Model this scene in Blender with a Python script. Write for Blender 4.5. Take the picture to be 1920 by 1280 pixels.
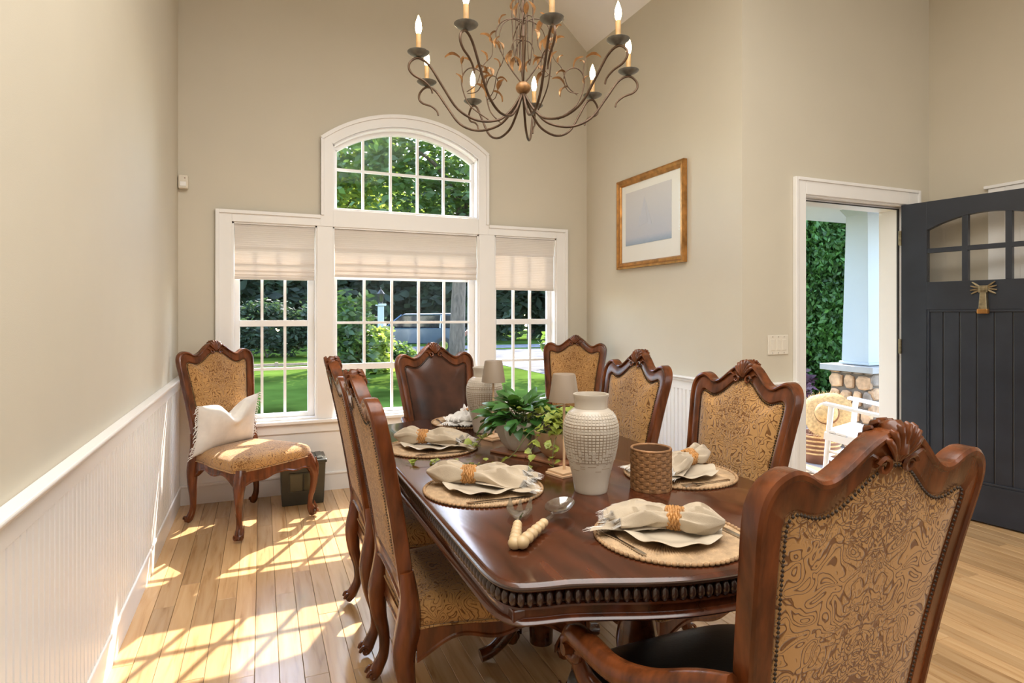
import bpy, math, random
import numpy as np
from math import sin, cos, pi, radians, sqrt, atan2, hypot
random.seed(7)
for o in list(bpy.data.objects): bpy.data.objects.remove(o)
S = bpy.context.scene
COL = S.collection
# ------------------------------------------------------------------ camera
cam = bpy.data.cameras.new('camera'); camo = bpy.data.objects.new('camera', cam); COL.objects.link(camo)
camo.location = (0, 0, 1.3); camo.rotation_euler = (pi/2, 0, -0.3935)
cam.sensor_width = 36; cam.lens = 36*1131.7/1920; cam.shift_y = -51.2/1920; cam.clip_start = .05; cam.clip_end = 300
S.camera = camo
# ------------------------------------------------------------------ light
S.view_settings.view_transform = 'Standard'; S.view_settings.look = 'None'
S.view_settings.gamma = 1; S.view_settings.use_curve_mapping = False
S.view_settings.exposure = 0.38
W = bpy.data.worlds.new('sky'); S.world = W; W.use_nodes = True
wn = W.node_tree.nodes; wl = W.node_tree.links
sky = wn.new('ShaderNodeTexSky'); sky.sky_type = 'NISHITA'; sky.sun_disc = False
sky.sun_elevation = radians(45.2); sky.sun_rotation = radians(27.5)
wl.new(sky.outputs[0], wn['Background'].inputs[0]); wn['Background'].inputs[1].default_value = 1.5
def lamp(name, kind, energy, loc, rot, color=(1, 1, 1), **kw):
    l = bpy.data.lights.new(name, kind); l.energy = energy; l.color = color
    for k, v in kw.items(): setattr(l, k, v)
    o = bpy.data.objects.new(name, l); COL.objects.link(o); o.location = loc; o.rotation_euler = rot
    return o
sd = np.array([-.457, -.88, -1.0])
from mathutils import Vector, Matrix
sun = lamp('sun', 'SUN', 12, (3, 8, 9), Vector(sd).to_track_quat('-Z', 'Y').to_euler(), (1, .935, .83), angle=.006)
fill_top = lamp('ceiling_fill', 'AREA', 115, (.75, .6, 3.55), (0, 0, 0), (1, .975, .94), shape='RECTANGLE', size=2.3, size_y=3.4)
fill_back = lamp('rear_fill', 'AREA', 50, (2.9, -2.6, 1.9), (radians(90), 0, radians(28)), (.96, .98, 1), shape='RECTANGLE', size=3.6, size_y=2.4)  # both area lights are added fill; the rear wall holds no window
# ------------------------------------------------------------------ materials
def nmat(name):
    m = bpy.data.materials.new(name); m.use_nodes = True
    return m, m.node_tree.nodes, m.node_tree.links, m.node_tree.nodes['Principled BSDF']
def sset(b, **kw):
    for k, v in kw.items():
        b.inputs[k.replace('_', ' ')].default_value = v
def ramp(n, stops):
    r = n.new('ShaderNodeValToRGB'); e = r.color_ramp.elements
    while len(e) < len(stops): e.new(.5)
    for i, (p, c) in enumerate(stops):
        e[i].position = p; e[i].color = (*c, 1)
    return r
def mat(name, color, rough=.5, metal=0, var=.0, vscale=8, bump=0, bscale=60, coat=0, spec=.5, sheen=0, vec=(1, 1, 1), detail=4, island=0):
    m, n, l, b = nmat(name)
    sset(b, Base_Color=(*color, 1), Roughness=rough, Metallic=metal, Coat_Weight=coat, Specular_IOR_Level=spec, Sheen_Weight=sheen)
    b.inputs['Coat Roughness'].default_value = .12
    tc = n.new('ShaderNodeTexCoord'); mp = n.new('ShaderNodeMapping'); mp.inputs['Scale'].default_value = vec
    l.new(tc.outputs['Object'], mp.inputs['Vector'])
    if var:
        t = n.new('ShaderNodeTexNoise'); t.inputs['Scale'].default_value = vscale; t.inputs['Detail'].default_value = detail
        l.new(mp.outputs[0], t.inputs['Vector'])
        r = ramp(n, [(.3, tuple(max(0, c*(1-var)) for c in color)), (.7, tuple(min(1, c*(1+var)) for c in color))])
        l.new(t.outputs['Fac'], r.inputs['Fac'])
        out = r.outputs[0]
        if island:
            g = n.new('ShaderNodeNewGeometry')
            hv = n.new('ShaderNodeHueSaturation')
            mr = n.new('ShaderNodeMapRange'); mr.inputs[3].default_value = 1-island; mr.inputs[4].default_value = 1+island
            l.new(g.outputs['Random Per Island'], mr.inputs[0]); l.new(mr.outputs[0], hv.inputs['Value'])
            l.new(out, hv.inputs['Color']); out = hv.outputs[0]
        l.new(out, b.inputs['Base Color'])
    if bump:
        t2 = n.new('ShaderNodeTexNoise'); t2.inputs['Scale'].default_value = bscale; t2.inputs['Detail'].default_value = 3
        l.new(mp.outputs[0], t2.inputs['Vector'])
        bp = n.new('ShaderNodeBump'); bp.inputs['Strength'].default_value = bump; bp.inputs['Distance'].default_value = .01
        l.new(t2.outputs['Fac'], bp.inputs['Height']); l.new(bp.outputs[0], b.inputs['Normal'])
    return m
M = {}
M['wall'] = mat('greige_paint', (.60, .545, .435), .6, var=.015, vscale=3, bump=.05, bscale=300)
M['white'] = mat('white_paint', (.84, .82, .79), .35, var=.01)
M['ceil'] = mat('ceiling_white', (.84, .81, .76), .7, var=.01)
M['wood'] = mat('dark_chair_wood', (.115, .031, .0080), .25, var=.55, vscale=5, vec=(6, 6, 1.2), bump=.04, bscale=40, coat=.12, spec=.4)
M['twood'] = mat('table_wood', (.062, .0155, .0052), .18, var=.5, vscale=4, vec=(7, 1, 7), coat=.4, spec=.45)
M['bead'] = mat('dark_bead_wood', (.030, .0125, .008), .25, var=.3, coat=.4)
M['nail'] = mat('nailhead_bronze', (.05, .032, .02), .38, metal=.7, var=.3, vscale=60)
M['leather'] = mat('brown_leather', (.060, .021, .011), .34, var=.65, vscale=6, bump=.06, bscale=120, detail=3)
M['leather_black'] = mat('black_leather', (.008, .009, .009), .36, var=.2, bump=.05, bscale=150)
M['metal_iron'] = mat('bronze_iron', (.095, .056, .033), .45, metal=.55, var=.35, vscale=25)
M['bobeche'] = mat('grey_green_metal', (.17, .165, .145), .4, metal=.5, var=.3, vscale=40)
M['gold'] = mat('gilt_leaf', (.30, .155, .06), .42, metal=.45, var=.4, vscale=40)
M['goldframe'] = mat('gilt_frame', (.42, .20, .055), .3, metal=.6, var=.35, vscale=20)
M['candle'] = mat('candle_sleeve', (.46, .27, .10), .5, var=.2, vscale=30)
M['ceramic'] = mat('cream_ceramic', (.50, .435, .355), .28, var=.05, vscale=10)
M['ceramic_dark'] = mat('cream_ceramic_groove', (.30, .22, .145), .5, var=.2)
M['fluted'] = mat('white_fluted_ceramic', (.80, .78, .74), .3, var=.06)
M['terra'] = mat('terracotta_bowl', (.52, .33, .21), .5, var=.12, vscale=12)
M['board'] = mat('trivet_wood', (.42, .19, .10), .45, var=.2, vec=(8, 1, 8))
M['lampmetal'] = mat('taupe_lamp_paint', (.25, .188, .132), .5, var=.03)
M['lampbase'] = mat('lamplit_peach', (.72, .49, .30), .45, var=.05)  # rod and base: warm glow from the lamp above put into the colour
M['linen'] = mat('linen_cloth', (.45, .365, .262), .9, var=.1, vscale=20, bump=.12, bscale=400, sheen=.2)
M['linen_white'] = mat('white_linen', (.74, .71, .66), .9, var=.06, vscale=20, bump=.12, bscale=400, sheen=.2)
M['plate'] = mat('cream_plate', (.52, .445, .34), .3, var=.04)
M['steel'] = mat('cutlery_steel', (.55, .52, .48), .18, metal=1, var=.08)
M['birch'] = mat('pale_wood_handle', (.54, .385, .21), .4, var=.12, vscale=18)
M['leaf'] = mat('dark_glossy_leaf', (.050, .145, .032), .32, var=.6, vscale=9, island=.45)
M['ivy'] = mat('yellow_green_leaf', (.32, .38, .07), .45, var=.45, vscale=30, island=.35)
M['stem'] = mat('plant_stem', (.13, .14, .05), .6, var=.3)
M['navy'] = mat('black_blue_door', (.020, .025, .036), .34, var=.22, vscale=5, bump=.05, bscale=30)
M['brass'] = mat('aged_bronze', (.30, .25, .16), .35, metal=.9, var=.35, vscale=40)
M['plastic'] = mat('ivory_plastic', (.72, .66, .55), .4, var=.02)
M['darkplastic'] = mat('dark_olive_plastic', (.030, .031, .022), .3, var=.2)
M['darkpanel'] = mat('smoky_olive_panel', (.060, .058, .032), .14, var=.2)
M['black'] = mat('black_strip', (.02, .016, .013), .5, var=.1)
M['trunk'] = mat('tree_bark', (.10, .075, .055), .9, var=.5, vscale=5, vec=(4, 4, 1), bump=.5, bscale=12)
M['stone'] = mat('fieldstone', (.42, .26, .145), .8, var=.5, vscale=9, bump=.5, bscale=30)
M['stone2'] = mat('grey_fieldstone', (.24, .19, .15), .8, var=.4, vscale=9, bump=.5, bscale=30)
M['mortar'] = mat('dark_mortar', (.13, .10, .075), .9, var=.2)
M['slate'] = mat('slate_cap', (.30, .29, .28), .6, var=.1)
M['column'] = mat('porch_column_paint', (.35, .385, .41), .5, var=.01)
M['straw'] = mat('straw', (.58, .36, .15), .8, var=.25, vscale=40, bump=.4, bscale=80)
M['brownband'] = mat('brown_band', (.20, .075, .03), .6, var=.2)
M['asphalt'] = mat('asphalt', (.16, .155, .16), .9, spec=0, var=.3, vscale=3, bump=.2, bscale=80)
M['gravel'] = mat('pale_gravel', (.16, .15, .145), .95, spec=0, var=.35, vscale=1.2, bump=.3, bscale=40)
M['mulch'] = mat('mulch', (.08, .05, .035), .95, var=.6, vscale=20, bump=.6, bscale=40)
M['porch'] = mat('porch_stone', (.36, .32, .29), .8, var=.2, vscale=4)
M['hedge'] = mat('hedge_green', (.040, .105, .014), .6, var=.5, vscale=2, island=.5)
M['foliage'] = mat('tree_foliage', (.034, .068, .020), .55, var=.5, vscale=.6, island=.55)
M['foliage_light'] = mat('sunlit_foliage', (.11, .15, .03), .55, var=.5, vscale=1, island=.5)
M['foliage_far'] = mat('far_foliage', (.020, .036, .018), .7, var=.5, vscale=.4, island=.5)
M['purple'] = mat('burgundy_foliage', (.075, .022, .035), .6, var=.5, vscale=3, island=.4)
M['grass'] = mat('lawn_grass', (.052, .084, .014), .9, spec=0, var=.6, vscale=.5, bump=.5, bscale=12)
M['carpaint'] = mat('blue_grey_car_paint', (.05, .075, .12), .18, metal=.4, var=.05, coat=.8)
M['cardark'] = mat('car_dark_glass', (.012, .014, .018), .08, var=.1)
M['rubber'] = mat('tyre_rubber', (.02, .02, .02), .8, var=.1)
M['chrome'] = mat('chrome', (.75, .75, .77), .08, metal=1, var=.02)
M['wickerdark'] = mat('wicker_gap', (.12, .055, .022), .8, var=.3)
M['wicker'] = mat('wicker_strip', (.26, .125, .048), .5, var=.35, vscale=30, bump=.3, bscale=120, island=.2)
M['ring'] = mat('rattan_ring', (.46, .22, .065), .5, var=.35, vscale=40, bump=.3, bscale=160)
M['matting'] = mat('woven_seagrass', (.44, .295, .165), .75, var=.25, vscale=40, bump=.4, bscale=200)
M['matting_edge'] = mat('woven_seagrass_edge', (.36, .215, .105), .7, var=.3, vscale=60)
M['fence'] = mat('weathered_rail', (.30, .20, .13), .8, var=.3)

def mat_glass(name, refl=.07, tint=(1, 1, 1), rough=0, hi=.55):
    m, n, l, b = nmat(name); n.remove(b)
    t = n.new('ShaderNodeBsdfTransparent'); t.inputs[0].default_value = (*tint, 1)
    g = n.new('ShaderNodeBsdfGlossy'); g.inputs['Roughness'].default_value = rough
    x = n.new('ShaderNodeMixShader'); fr = n.new('ShaderNodeLayerWeight'); fr.inputs[0].default_value = .12
    mr = n.new('ShaderNodeMapRange'); mr.inputs[3].default_value = refl; mr.inputs[4].default_value = hi
    l.new(fr.outputs['Fresnel'], mr.inputs[0]); l.new(mr.outputs[0], x.inputs[0])
    l.new(t.outputs[0], x.inputs[1]); l.new(g.outputs[0], x.inputs[2]); l.new(x.outputs[0], n['Material Output'].inputs[0])
    return m
def translucent(m, f, col):
    n = m.node_tree.nodes; l = m.node_tree.links; b = n['Principled BSDF']
    t = n.new('ShaderNodeBsdfTranslucent'); t.inputs[0].default_value = (*col, 1); x = n.new('ShaderNodeMixShader'); x.inputs[0].default_value = f
    l.new(b.outputs[0], x.inputs[1]); l.new(t.outputs[0], x.inputs[2]); l.new(x.outputs[0], n['Material Output'].inputs[0])
translucent(M['foliage'], .35, (.22, .34, .05)); translucent(M['foliage_light'], .45, (.45, .55, .08)); translucent(M['foliage_far'], .25, (.10, .17, .05))
translucent(M['hedge'], .25, (.12, .25, .03)); translucent(M['ivy'], .3, (.5, .55, .1)); translucent(M['leaf'], .15, (.15, .35, .05))
M['glass'] = mat_glass('window_glass', .004, hi=.10)
M['doorglass'] = mat_glass('door_glass', .03, hi=.25)
M['clear'] = mat_glass('clear_acrylic', .32, (.93, .93, .92))
def mat_emit(name, col, s):
    m, n, l, b = nmat(name); sset(b, Base_Color=(*col, 1)); b.inputs['Emission Color'].default_value = (*col, 1); b.inputs['Emission Strength'].default_value = s
    return m
M['bulb'] = mat_emit('glowing_bulb', (1, .74, .42), 32)
M['diffuser'] = mat_emit('lamp_diffuser', (1, .72, .42), 3)
def mat_fabric():
    m, n, l, b = nmat('gold_paisley_chenille'); sset(b, Roughness=.85, Sheen_Weight=.35, Specular_IOR_Level=.2)
    b.inputs['Sheen Roughness'].default_value = .4
    tc = n.new('ShaderNodeTexCoord'); sp = n.new('ShaderNodeSeparateXYZ'); ab = n.new('ShaderNodeMath'); ab.operation = 'ABSOLUTE'
    cb = n.new('ShaderNodeCombineXYZ')
    l.new(tc.outputs['Object'], sp.inputs[0]); l.new(sp.outputs[0], ab.inputs[0]); l.new(ab.outputs[0], cb.inputs[0])
    l.new(sp.outputs[1], cb.inputs[1]); l.new(sp.outputs[2], cb.inputs[2])
    def contour(scale, mult, w, dist):
        t = n.new('ShaderNodeTexNoise'); t.inputs['Scale'].default_value = scale; t.inputs['Detail'].default_value = 1.2; t.inputs['Distortion'].default_value = dist
        l.new(cb.outputs[0], t.inputs['Vector'])
        mu = n.new('ShaderNodeMath'); mu.operation = 'MULTIPLY'; mu.inputs[1].default_value = mult; l.new(t.outputs['Fac'], mu.inputs[0])
        pp = n.new('ShaderNodeMath'); pp.operation = 'PINGPONG'; pp.inputs[1].default_value = .5; l.new(mu.outputs[0], pp.inputs[0])
        r = ramp(n, [(w*.4, (0, 0, 0)), (w, (1, 1, 1))]); l.new(pp.outputs[0], r.inputs['Fac'])
        return r.outputs[0]
    c1 = contour(19, 11, .16, .8); c2 = contour(52, 6, .22, .5)
    t3 = n.new('ShaderNodeTexNoise'); t3.inputs['Scale'].default_value = 5; l.new(cb.outputs[0], t3.inputs['Vector'])
    r3 = ramp(n, [(.42, (0, 0, 0)), (.56, (1, 1, 1))]); l.new(t3.outputs['Fac'], r3.inputs['Fac'])
    mx = n.new('ShaderNodeMix'); mx.data_type = 'FLOAT'; l.new(r3.outputs[0], mx.inputs[0]); mx.inputs[2].default_value = 1; l.new(c2, mx.inputs[3])
    mul = n.new('ShaderNodeMath'); mul.operation = 'MULTIPLY'; l.new(c1, mul.inputs[0]); l.new(mx.outputs[0], mul.inputs[1])
    rc = ramp(n, [(0, (.185, .078, .022)), (.5, (.36, .185, .062)), (1, (.47, .255, .092))]); l.new(mul.outputs[0], rc.inputs['Fac'])
    l.new(rc.outputs[0], b.inputs['Base Color'])
    bp = n.new('ShaderNodeBump'); bp.inputs['Strength'].default_value = .7; bp.inputs['Distance'].default_value = .003
    l.new(mul.outputs[0], bp.inputs['Height']); l.new(bp.outputs[0], b.inputs['Normal'])
    return m
M['fabric'] = mat_fabric()
def mat_plank():
    m, n, l, b = nmat('honey_maple_plank'); sset(b, Roughness=.24, Coat_Weight=.3, Specular_IOR_Level=.5)
    b.inputs['Coat Roughness'].default_value = .1
    tc = n.new('ShaderNodeTexCoord'); oi = n.new('ShaderNodeObjectInfo')
    mp = n.new('ShaderNodeMapping'); mp.inputs['Scale'].default_value = (14, 1.1, 1)
    ad = n.new('ShaderNodeVectorMath'); ad.operation = 'ADD'
    cb = n.new('ShaderNodeCombineXYZ'); mu = n.new('ShaderNodeMath'); mu.operation = 'MULTIPLY'; mu.inputs[1].default_value = 50
    l.new(oi.outputs['Random'], mu.inputs[0]); l.new(mu.outputs[0], cb.inputs[0]); l.new(mu.outputs[0], cb.inputs[1])
    l.new(tc.outputs['Object'], ad.inputs[0]); l.new(cb.outputs[0], ad.inputs[1]); l.new(ad.outputs[0], mp.inputs[0])
    t = n.new('ShaderNodeTexNoise'); t.inputs['Scale'].default_value = 2.2; t.inputs['Detail'].default_value = 5; t.inputs['Distortion'].default_value = .8
    l.new(mp.outputs[0], t.inputs['Vector'])
    r = ramp(n, [(.25, (.36, .19, .075)), (.45, (.53, .32, .145)), (.75, (.60, .39, .195))]); l.new(t.outputs['Fac'], r.inputs['Fac'])
    hv = n.new('ShaderNodeHueSaturation'); mr = n.new('ShaderNodeMapRange'); mr.inputs[3].default_value = .74; mr.inputs[4].default_value = 1.16
    l.new(oi.outputs['Random'], mr.inputs[0]); l.new(mr.outputs[0], hv.inputs['Value']); l.new(r.outputs[0], hv.inputs['Color'])
    l.new(hv.outputs[0], b.inputs['Base Color'])
    return m
M['plank'] = mat_plank()
M['gap'] = mat('floor_joint', (.16, .09, .04), .8, var=.1)
def mat_shade():
    m, n, l, b = nmat('white_shade_fabric'); sset(b, Base_Color=(.80, .74, .68, 1), Roughness=.9)
    tr = n.new('ShaderNodeBsdfTranslucent'); tr.inputs[0].default_value = (.85, .78, .70, 1)
    x = n.new('ShaderNodeMixShader'); x.inputs[0].default_value = .24
    tc = n.new('ShaderNodeTexCoord'); wv = n.new('ShaderNodeTexWave'); wv.bands_direction = 'Z'; wv.inputs['Scale'].default_value = 22; wv.inputs['Distortion'].default_value = .3
    l.new(tc.outputs['Object'], wv.inputs[0]); bp = n.new('ShaderNodeBump'); bp.inputs['Strength'].default_value = .35; bp.inputs['Distance'].default_value = .004
    l.new(wv.outputs['Fac'], bp.inputs['Height']); l.new(bp.outputs[0], b.inputs['Normal'])
    l.new(b.outputs[0], x.inputs[1]); l.new(tr.outputs[0], x.inputs[2]); l.new(x.outputs[0], n['Material Output'].inputs[0])
    return m
M['shade'] = mat_shade()
def mat_picture():
    m, n, l, b = nmat('misty_sea_print'); sset(b, Roughness=.6)
    tc = n.new('ShaderNodeTexCoord'); sp = n.new('ShaderNodeSeparateXYZ'); l.new(tc.outputs['Object'], sp.inputs[0])
    # local: y across, z up (print z from -.20 to .20)
    r = ramp(n, [(0, (.16, .24, .34)), (.10, (.22, .31, .42)), (.22, (.36, .42, .50)), (.30, (.50, .51, .54)), (1, (.60, .58, .56))])
    mr = n.new('ShaderNodeMapRange'); mr.inputs[1].default_value = -.22; mr.inputs[2].default_value = .22
    wv = n.new('ShaderNodeTexNoise'); mp = n.new('ShaderNodeMapping'); mp.inputs['Scale'].default_value = (1, 5, 60); l.new(tc.outputs['Object'], mp.inputs[0]); l.new(mp.outputs[0], wv.inputs['Vector'])
    ma = n.new('ShaderNodeMath'); ma.operation = 'MULTIPLY_ADD'; ma.inputs[1].default_value = .05; l.new(wv.outputs['Fac'], ma.inputs[0]); l.new(sp.outputs[2], ma.inputs[2])
    l.new(ma.outputs[0], mr.inputs[0]); l.new(mr.outputs[0], r.inputs['Fac'])
    l.new(r.outputs[0], b.inputs['Base Color'])
    return m
M['print'] = mat_picture()
M['sail'] = mat('faint_sail_print', (.52, .53, .56), .6, var=.03)
M['mount'] = mat('mount_card', (.80, .78, .70), .6, var=.01)

# ------------------------------------------------------------------ mesh helpers
class MB:
    def __init__(s): s.v = []; s.f = []
    def add(s, v, f):
        b = len(s.v); s.v += [tuple(map(float, p)) for p in v]; s.f += [tuple(b+i for i in q) for q in f]; return s
    def box(s, x0, x1, y0, y1, z0, z1):
        v = [(x0, y0, z0), (x1, y0, z0), (x1, y1, z0), (x0, y1, z0), (x0, y0, z1), (x1, y0, z1), (x1, y1, z1), (x0, y1, z1)]
        return s.add(v, [(3, 2, 1, 0), (4, 5, 6, 7), (0, 1, 5, 4), (1, 2, 6, 5), (2, 3, 7, 6), (3, 0, 4, 7)])
    def lathe(s, prof, n=24, c=(0, 0, 0), sx=1, sy=1, mod=None):
        v = []; f = []
        for (r, z) in prof:
            for k in range(n):
                a = 2*pi*k/n; rr = r*(mod(a, z) if mod else 1)
                v.append((c[0]+rr*cos(a)*sx, c[1]+rr*sin(a)*sy, c[2]+z))
        m = len(prof)
        for i in range(m-1):
            for k in range(n):
                f.append((i*n+k, i*n+(k+1) % n, (i+1)*n+(k+1) % n, (i+1)*n+k))
        if prof[0][0] > 1e-6: f.append(tuple(reversed(range(n))))
        if prof[-1][0] > 1e-6: f.append(tuple(range((m-1)*n, m*n)))
        return s.add(v, f)
    def tube(s, pts, rad, n=8, caps=True, sq=1.0, up=(0, 0, 1)):
        P = np.array(pts, float); m = len(P)
        R = np.full(m, rad, float) if np.isscalar(rad) else np.interp(np.linspace(0, 1, m), np.linspace(0, 1, len(rad)), rad)
        T = np.gradient(P, axis=0); T /= np.linalg.norm(T, axis=1)[:, None]+1e-12
        u = np.array(up, float); u = u-T[0]*u.dot(T[0])
        if np.linalg.norm(u) < 1e-3: u = np.array((1., 0, 0))-T[0]*T[0][0]
        u /= np.linalg.norm(u); v = []; f = []
        for i in range(m):
            u = u-T[i]*u.dot(T[i]); u /= np.linalg.norm(u); w = np.cross(T[i], u)
            for k in range(n):
                a = 2*pi*(k+.5)/n
                v.append(P[i]+R[i]*(cos(a)*u+sin(a)*w*sq))
        for i in range(m-1):
            for k in range(n): f.append((i*n+k, i*n+(k+1) % n, (i+1)*n+(k+1) % n, (i+1)*n+k))
        if caps: f.append(tuple(reversed(range(n)))); f.append(tuple(range((m-1)*n, m*n)))
        return s.add(v, f)
    def prism(s, poly, fn0, fn1):
        n = len(poly); v = [fn0(*p) for p in poly]+[fn1(*p) for p in poly]
        f = [tuple(reversed(range(n))), tuple(range(n, 2*n))]+[(i, (i+1) % n, n+(i+1) % n, n+i) for i in range(n)]
        return s.add(v, f)
    def loops(s, L, closed=True, cap0=False, cap1=False, wrap=False):
        n = len(L[0]); v = [p for q in L for p in q]; f = []
        m = len(L)
        for i in range(m if wrap else m-1):
            j = (i+1) % m
            for k in range(n if closed else n-1):
                k2 = (k+1) % n; f.append((i*n+k, i*n+k2, j*n+k2, j*n+k))
        if cap0: f.append(tuple(reversed(range(n))))
        if cap1: f.append(tuple(range((m-1)*n, m*n)))
        return s.add(v, f)
    def ball(s, c, r, n=8, m=5, sc=(1, 1, 1)):
        pr = [(r*sin(pi*i/m), -r*cos(pi*i/m)) for i in range(m+1)]
        b = MB(); b.lathe([(max(p, 1e-7), z) for p, z in pr], n)
        return s.add([(c[0]+x*sc[0], c[1]+y*sc[1], c[2]+z*sc[2]) for x, y, z in b.v], [q for q in b.f])
    def mesh(s, name, m=None, smooth=False, sharp=None):
        me = bpy.data.meshes.new(name); me.from_pydata(s.v, [], s.f); me.validate(); me.update()
        if m is not None: me.materials.append(M[m] if isinstance(m, str) else m)
        if smooth:
            me.polygons.foreach_set('use_smooth', [True]*len(me.polygons))
            try: me.set_sharp_from_angle(angle=radians(sharp if sharp else 40))
            except Exception: pass
        return me
    def build(s, name, m, parent=None, smooth=True, sharp=None, bevel=0, loc=None):
        return link(name, s.mesh(name, m, smooth, sharp), parent, bevel, loc)
def link(name, me, parent=None, bevel=0, loc=None, rot=None):
    o = bpy.data.objects.new(name, me); COL.objects.link(o)
    if parent: o.parent = parent
    if loc is not None: o.location = loc
    if rot is not None: o.rotation_euler = rot
    if bevel:
        b = o.modifiers.new('bevel', 'BEVEL'); b.width = bevel; b.segments = 2; b.limit_method = 'ANGLE'
    return o
def cr(pts, n, closed=False):
    """catmull-rom resample, n samples per segment"""
    P = [np.array(p, float) for p in pts]; m = len(P); out = []
    for i in range(m if closed else m-1):
        if closed: a, b, c, d = P[i-1], P[i], P[(i+1) % m], P[(i+2) % m]
        else: a, b, c, d = P[max(i-1, 0)], P[i], P[i+1], P[min(i+2, m-1)]
        for k in range(n):
            t = k/n
            out.append(.5*((2*b)+(-a+c)*t+(2*a-5*b+4*c-d)*t*t+(-a+3*b-3*c+d)*t**3))
    if not closed: out.append(P[-1])
    return out
def tag(o, label=None, cat=None, group=None, kind=None):
    if label: o['label'] = label
    if cat: o['category'] = cat
    if group: o['group'] = group
    if kind: o['kind'] = kind
    return o
def empty(name, loc=(0, 0, 0), rz=0, label=None, cat=None, group=None, kind=None):
    o = bpy.data.objects.new(name, None); COL.objects.link(o); o.location = loc; o.rotation_euler = (0, 0, rz)
    o.empty_display_size = .1
    return tag(o, label, cat, group, kind)
def copy_tree(o, parent=None):
    c = o.copy(); COL.objects.link(c)
    if parent: c.parent = parent
    for ch in list(o.children): copy_tree(ch, c)
    return c
def B(x0, x1, y0, y1, z0, z1): return MB().box(x0, x1, y0, y1, z0, z1)
# ================================================================== THE ROOM
XL, XR, YB, YF, XF = -.524, 2.650, 4.664, 2.80, 4.343
ZE, XP, ZP = 3.61, 1.063, 5.08          # eaves, ridge
YN = -3.2
AC, AZ = 1.063, 1.79                     # arch centre
def gable(x): return ZE+(ZP-ZE)*(1-abs(x-XP)/(XR-XP))
# floor
floor = B(XL-.13, XF+.1, YN, YB+.15, -.12, -.022).build('floor', 'gap', None, False); tag(floor, kind='structure')
pw = .0835; x = XL+.0; ip = 0; pmesh = {}
while x < XF:
    ymax = YB if x+pw/2 < XR else YF
    y = .55-random.uniform(0, 1.2)
    while y < ymax:
        L = random.choice([.72, .95, 1.2, 1.5, 1.85, 2.1]); y1 = min(y+L, ymax); 
        if y1 > ymax-.2: y1 = ymax
        if y1 > .75:
            x1 = min(x+pw, XF); key = (round(x1-x, 3), round(y1-y, 3))
            if key not in pmesh:
                w2, l2 = (x1-x)/2-.0007, (y1-y)/2-.0008
                mb = MB(); c = .0012
                mb.add([(-w2, -l2, -.022), (w2, -l2, -.022), (w2, l2, -.022), (-w2, l2, -.022), (-w2, -l2, -c), (w2, -l2, -c), (w2, l2, -c), (-w2, l2, -c),
                        (-w2+c, -l2+c, 0), (w2-c, -l2+c, 0), (w2-c, l2-c, 0), (-w2+c, l2-c, 0)],
                       [(0, 1, 5, 4), (1, 2, 6, 5), (2, 3, 7, 6), (3, 0, 4, 7), (4, 5, 9, 8), (5, 6, 10, 9), (6, 7, 11, 10), (7, 4, 8, 11), (8, 9, 10, 11)])
                pmesh[key] = mb.mesh('plank', 'plank')
            link('plank', pmesh[key], floor, loc=((x+x1)/2, (y+y1)/2, 0)); ip += 1
        y = y1
        if y1 == ymax: break
    x += pw
# walls
def wainscot(parent, axis, face, sgn, a0, a1, boards=True, zt=.884, bb=True, side='left'):
    """axis 'x': wall plane X=face, runs along Y; sgn = direction into the room"""
    def bx(d0, d1, p0, p1, z0, z1):
        q = sorted((face+sgn*d0, face+sgn*d1))
        return B(q[0], q[1], p0, p1, z0, z1) if axis == 'x' else B(p0, p1, q[0], q[1], z0, z1)
    bx(0, .006, a0, a1, .12, zt-.02).build('wainscot_panel', 'white', parent, False)
    if boards:
        p = .0415; n = max(1, int((a1-a0)/p)); me = None
        for k in range(n):
            s = a0+k*p+.0034; e = a0+(k+1)*p-.0034
            c = (s+e)/2; h = (e-s)/2
            if me is None:
                mb = MB(); z0, z1 = .125, zt-.075
                pts = [(-h, 0), (-h+.0025, .009), (h-.0025, .009), (h, 0)]
                v = []
                for z in (z0, z1):
                    for (u, d) in pts: v.append((sgn*d, u, z) if axis == 'x' else (u, sgn*d, z))
                mb.add(v, [(0, 1, 5, 4), (1, 2, 6, 5), (2, 3, 7, 6), (0, 3, 2, 1), (4, 5, 6, 7)]); me = mb.mesh('board', 'white')
            link('board', me, parent, loc=((face+sgn*.006, c, 0) if axis == 'x' else (c, face+sgn*.006, 0)))
    rail = bx(0, .016, a0, a1, zt-.09, zt-.012).build('chair_rail', 'white', parent, False, bevel=.002)
    bx(0, .045, a0, a1, zt-.014, zt).build('rail_cap', 'white', rail, False, bevel=.005)
    bx(0, .028, a0, a1, zt-.034, zt-.014).build('rail_moulding', 'white', rail, False, bevel=.006)
    if bb:
        b = bx(0, .016, a0, a1, 0, .115).build('baseboard_'+side, 'white', None, False); tag(b, kind='structure')
        bx(0, .022, a0, a1, .115, .135).build('cap_moulding', 'white', b, False, bevel=.006)
wl_ = B(XL-.13, XL, YN, YB+.15, 0, ZE+.1).build('wall_left', 'wall', None, False); tag(wl_, kind='structure')
wainscot(wl_, 'x', XL, 1, 1.0, YB-.024, side='left')
wr_ = B(XR, XR+.17, YF+.17, YB+.15, 0, ZE+.1).build('wall_right', 'wall', None, False); tag(wr_, kind='structure')
wainscot(wr_, 'x', XR, -1, YF+.0, YB-.024, side='right')
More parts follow.
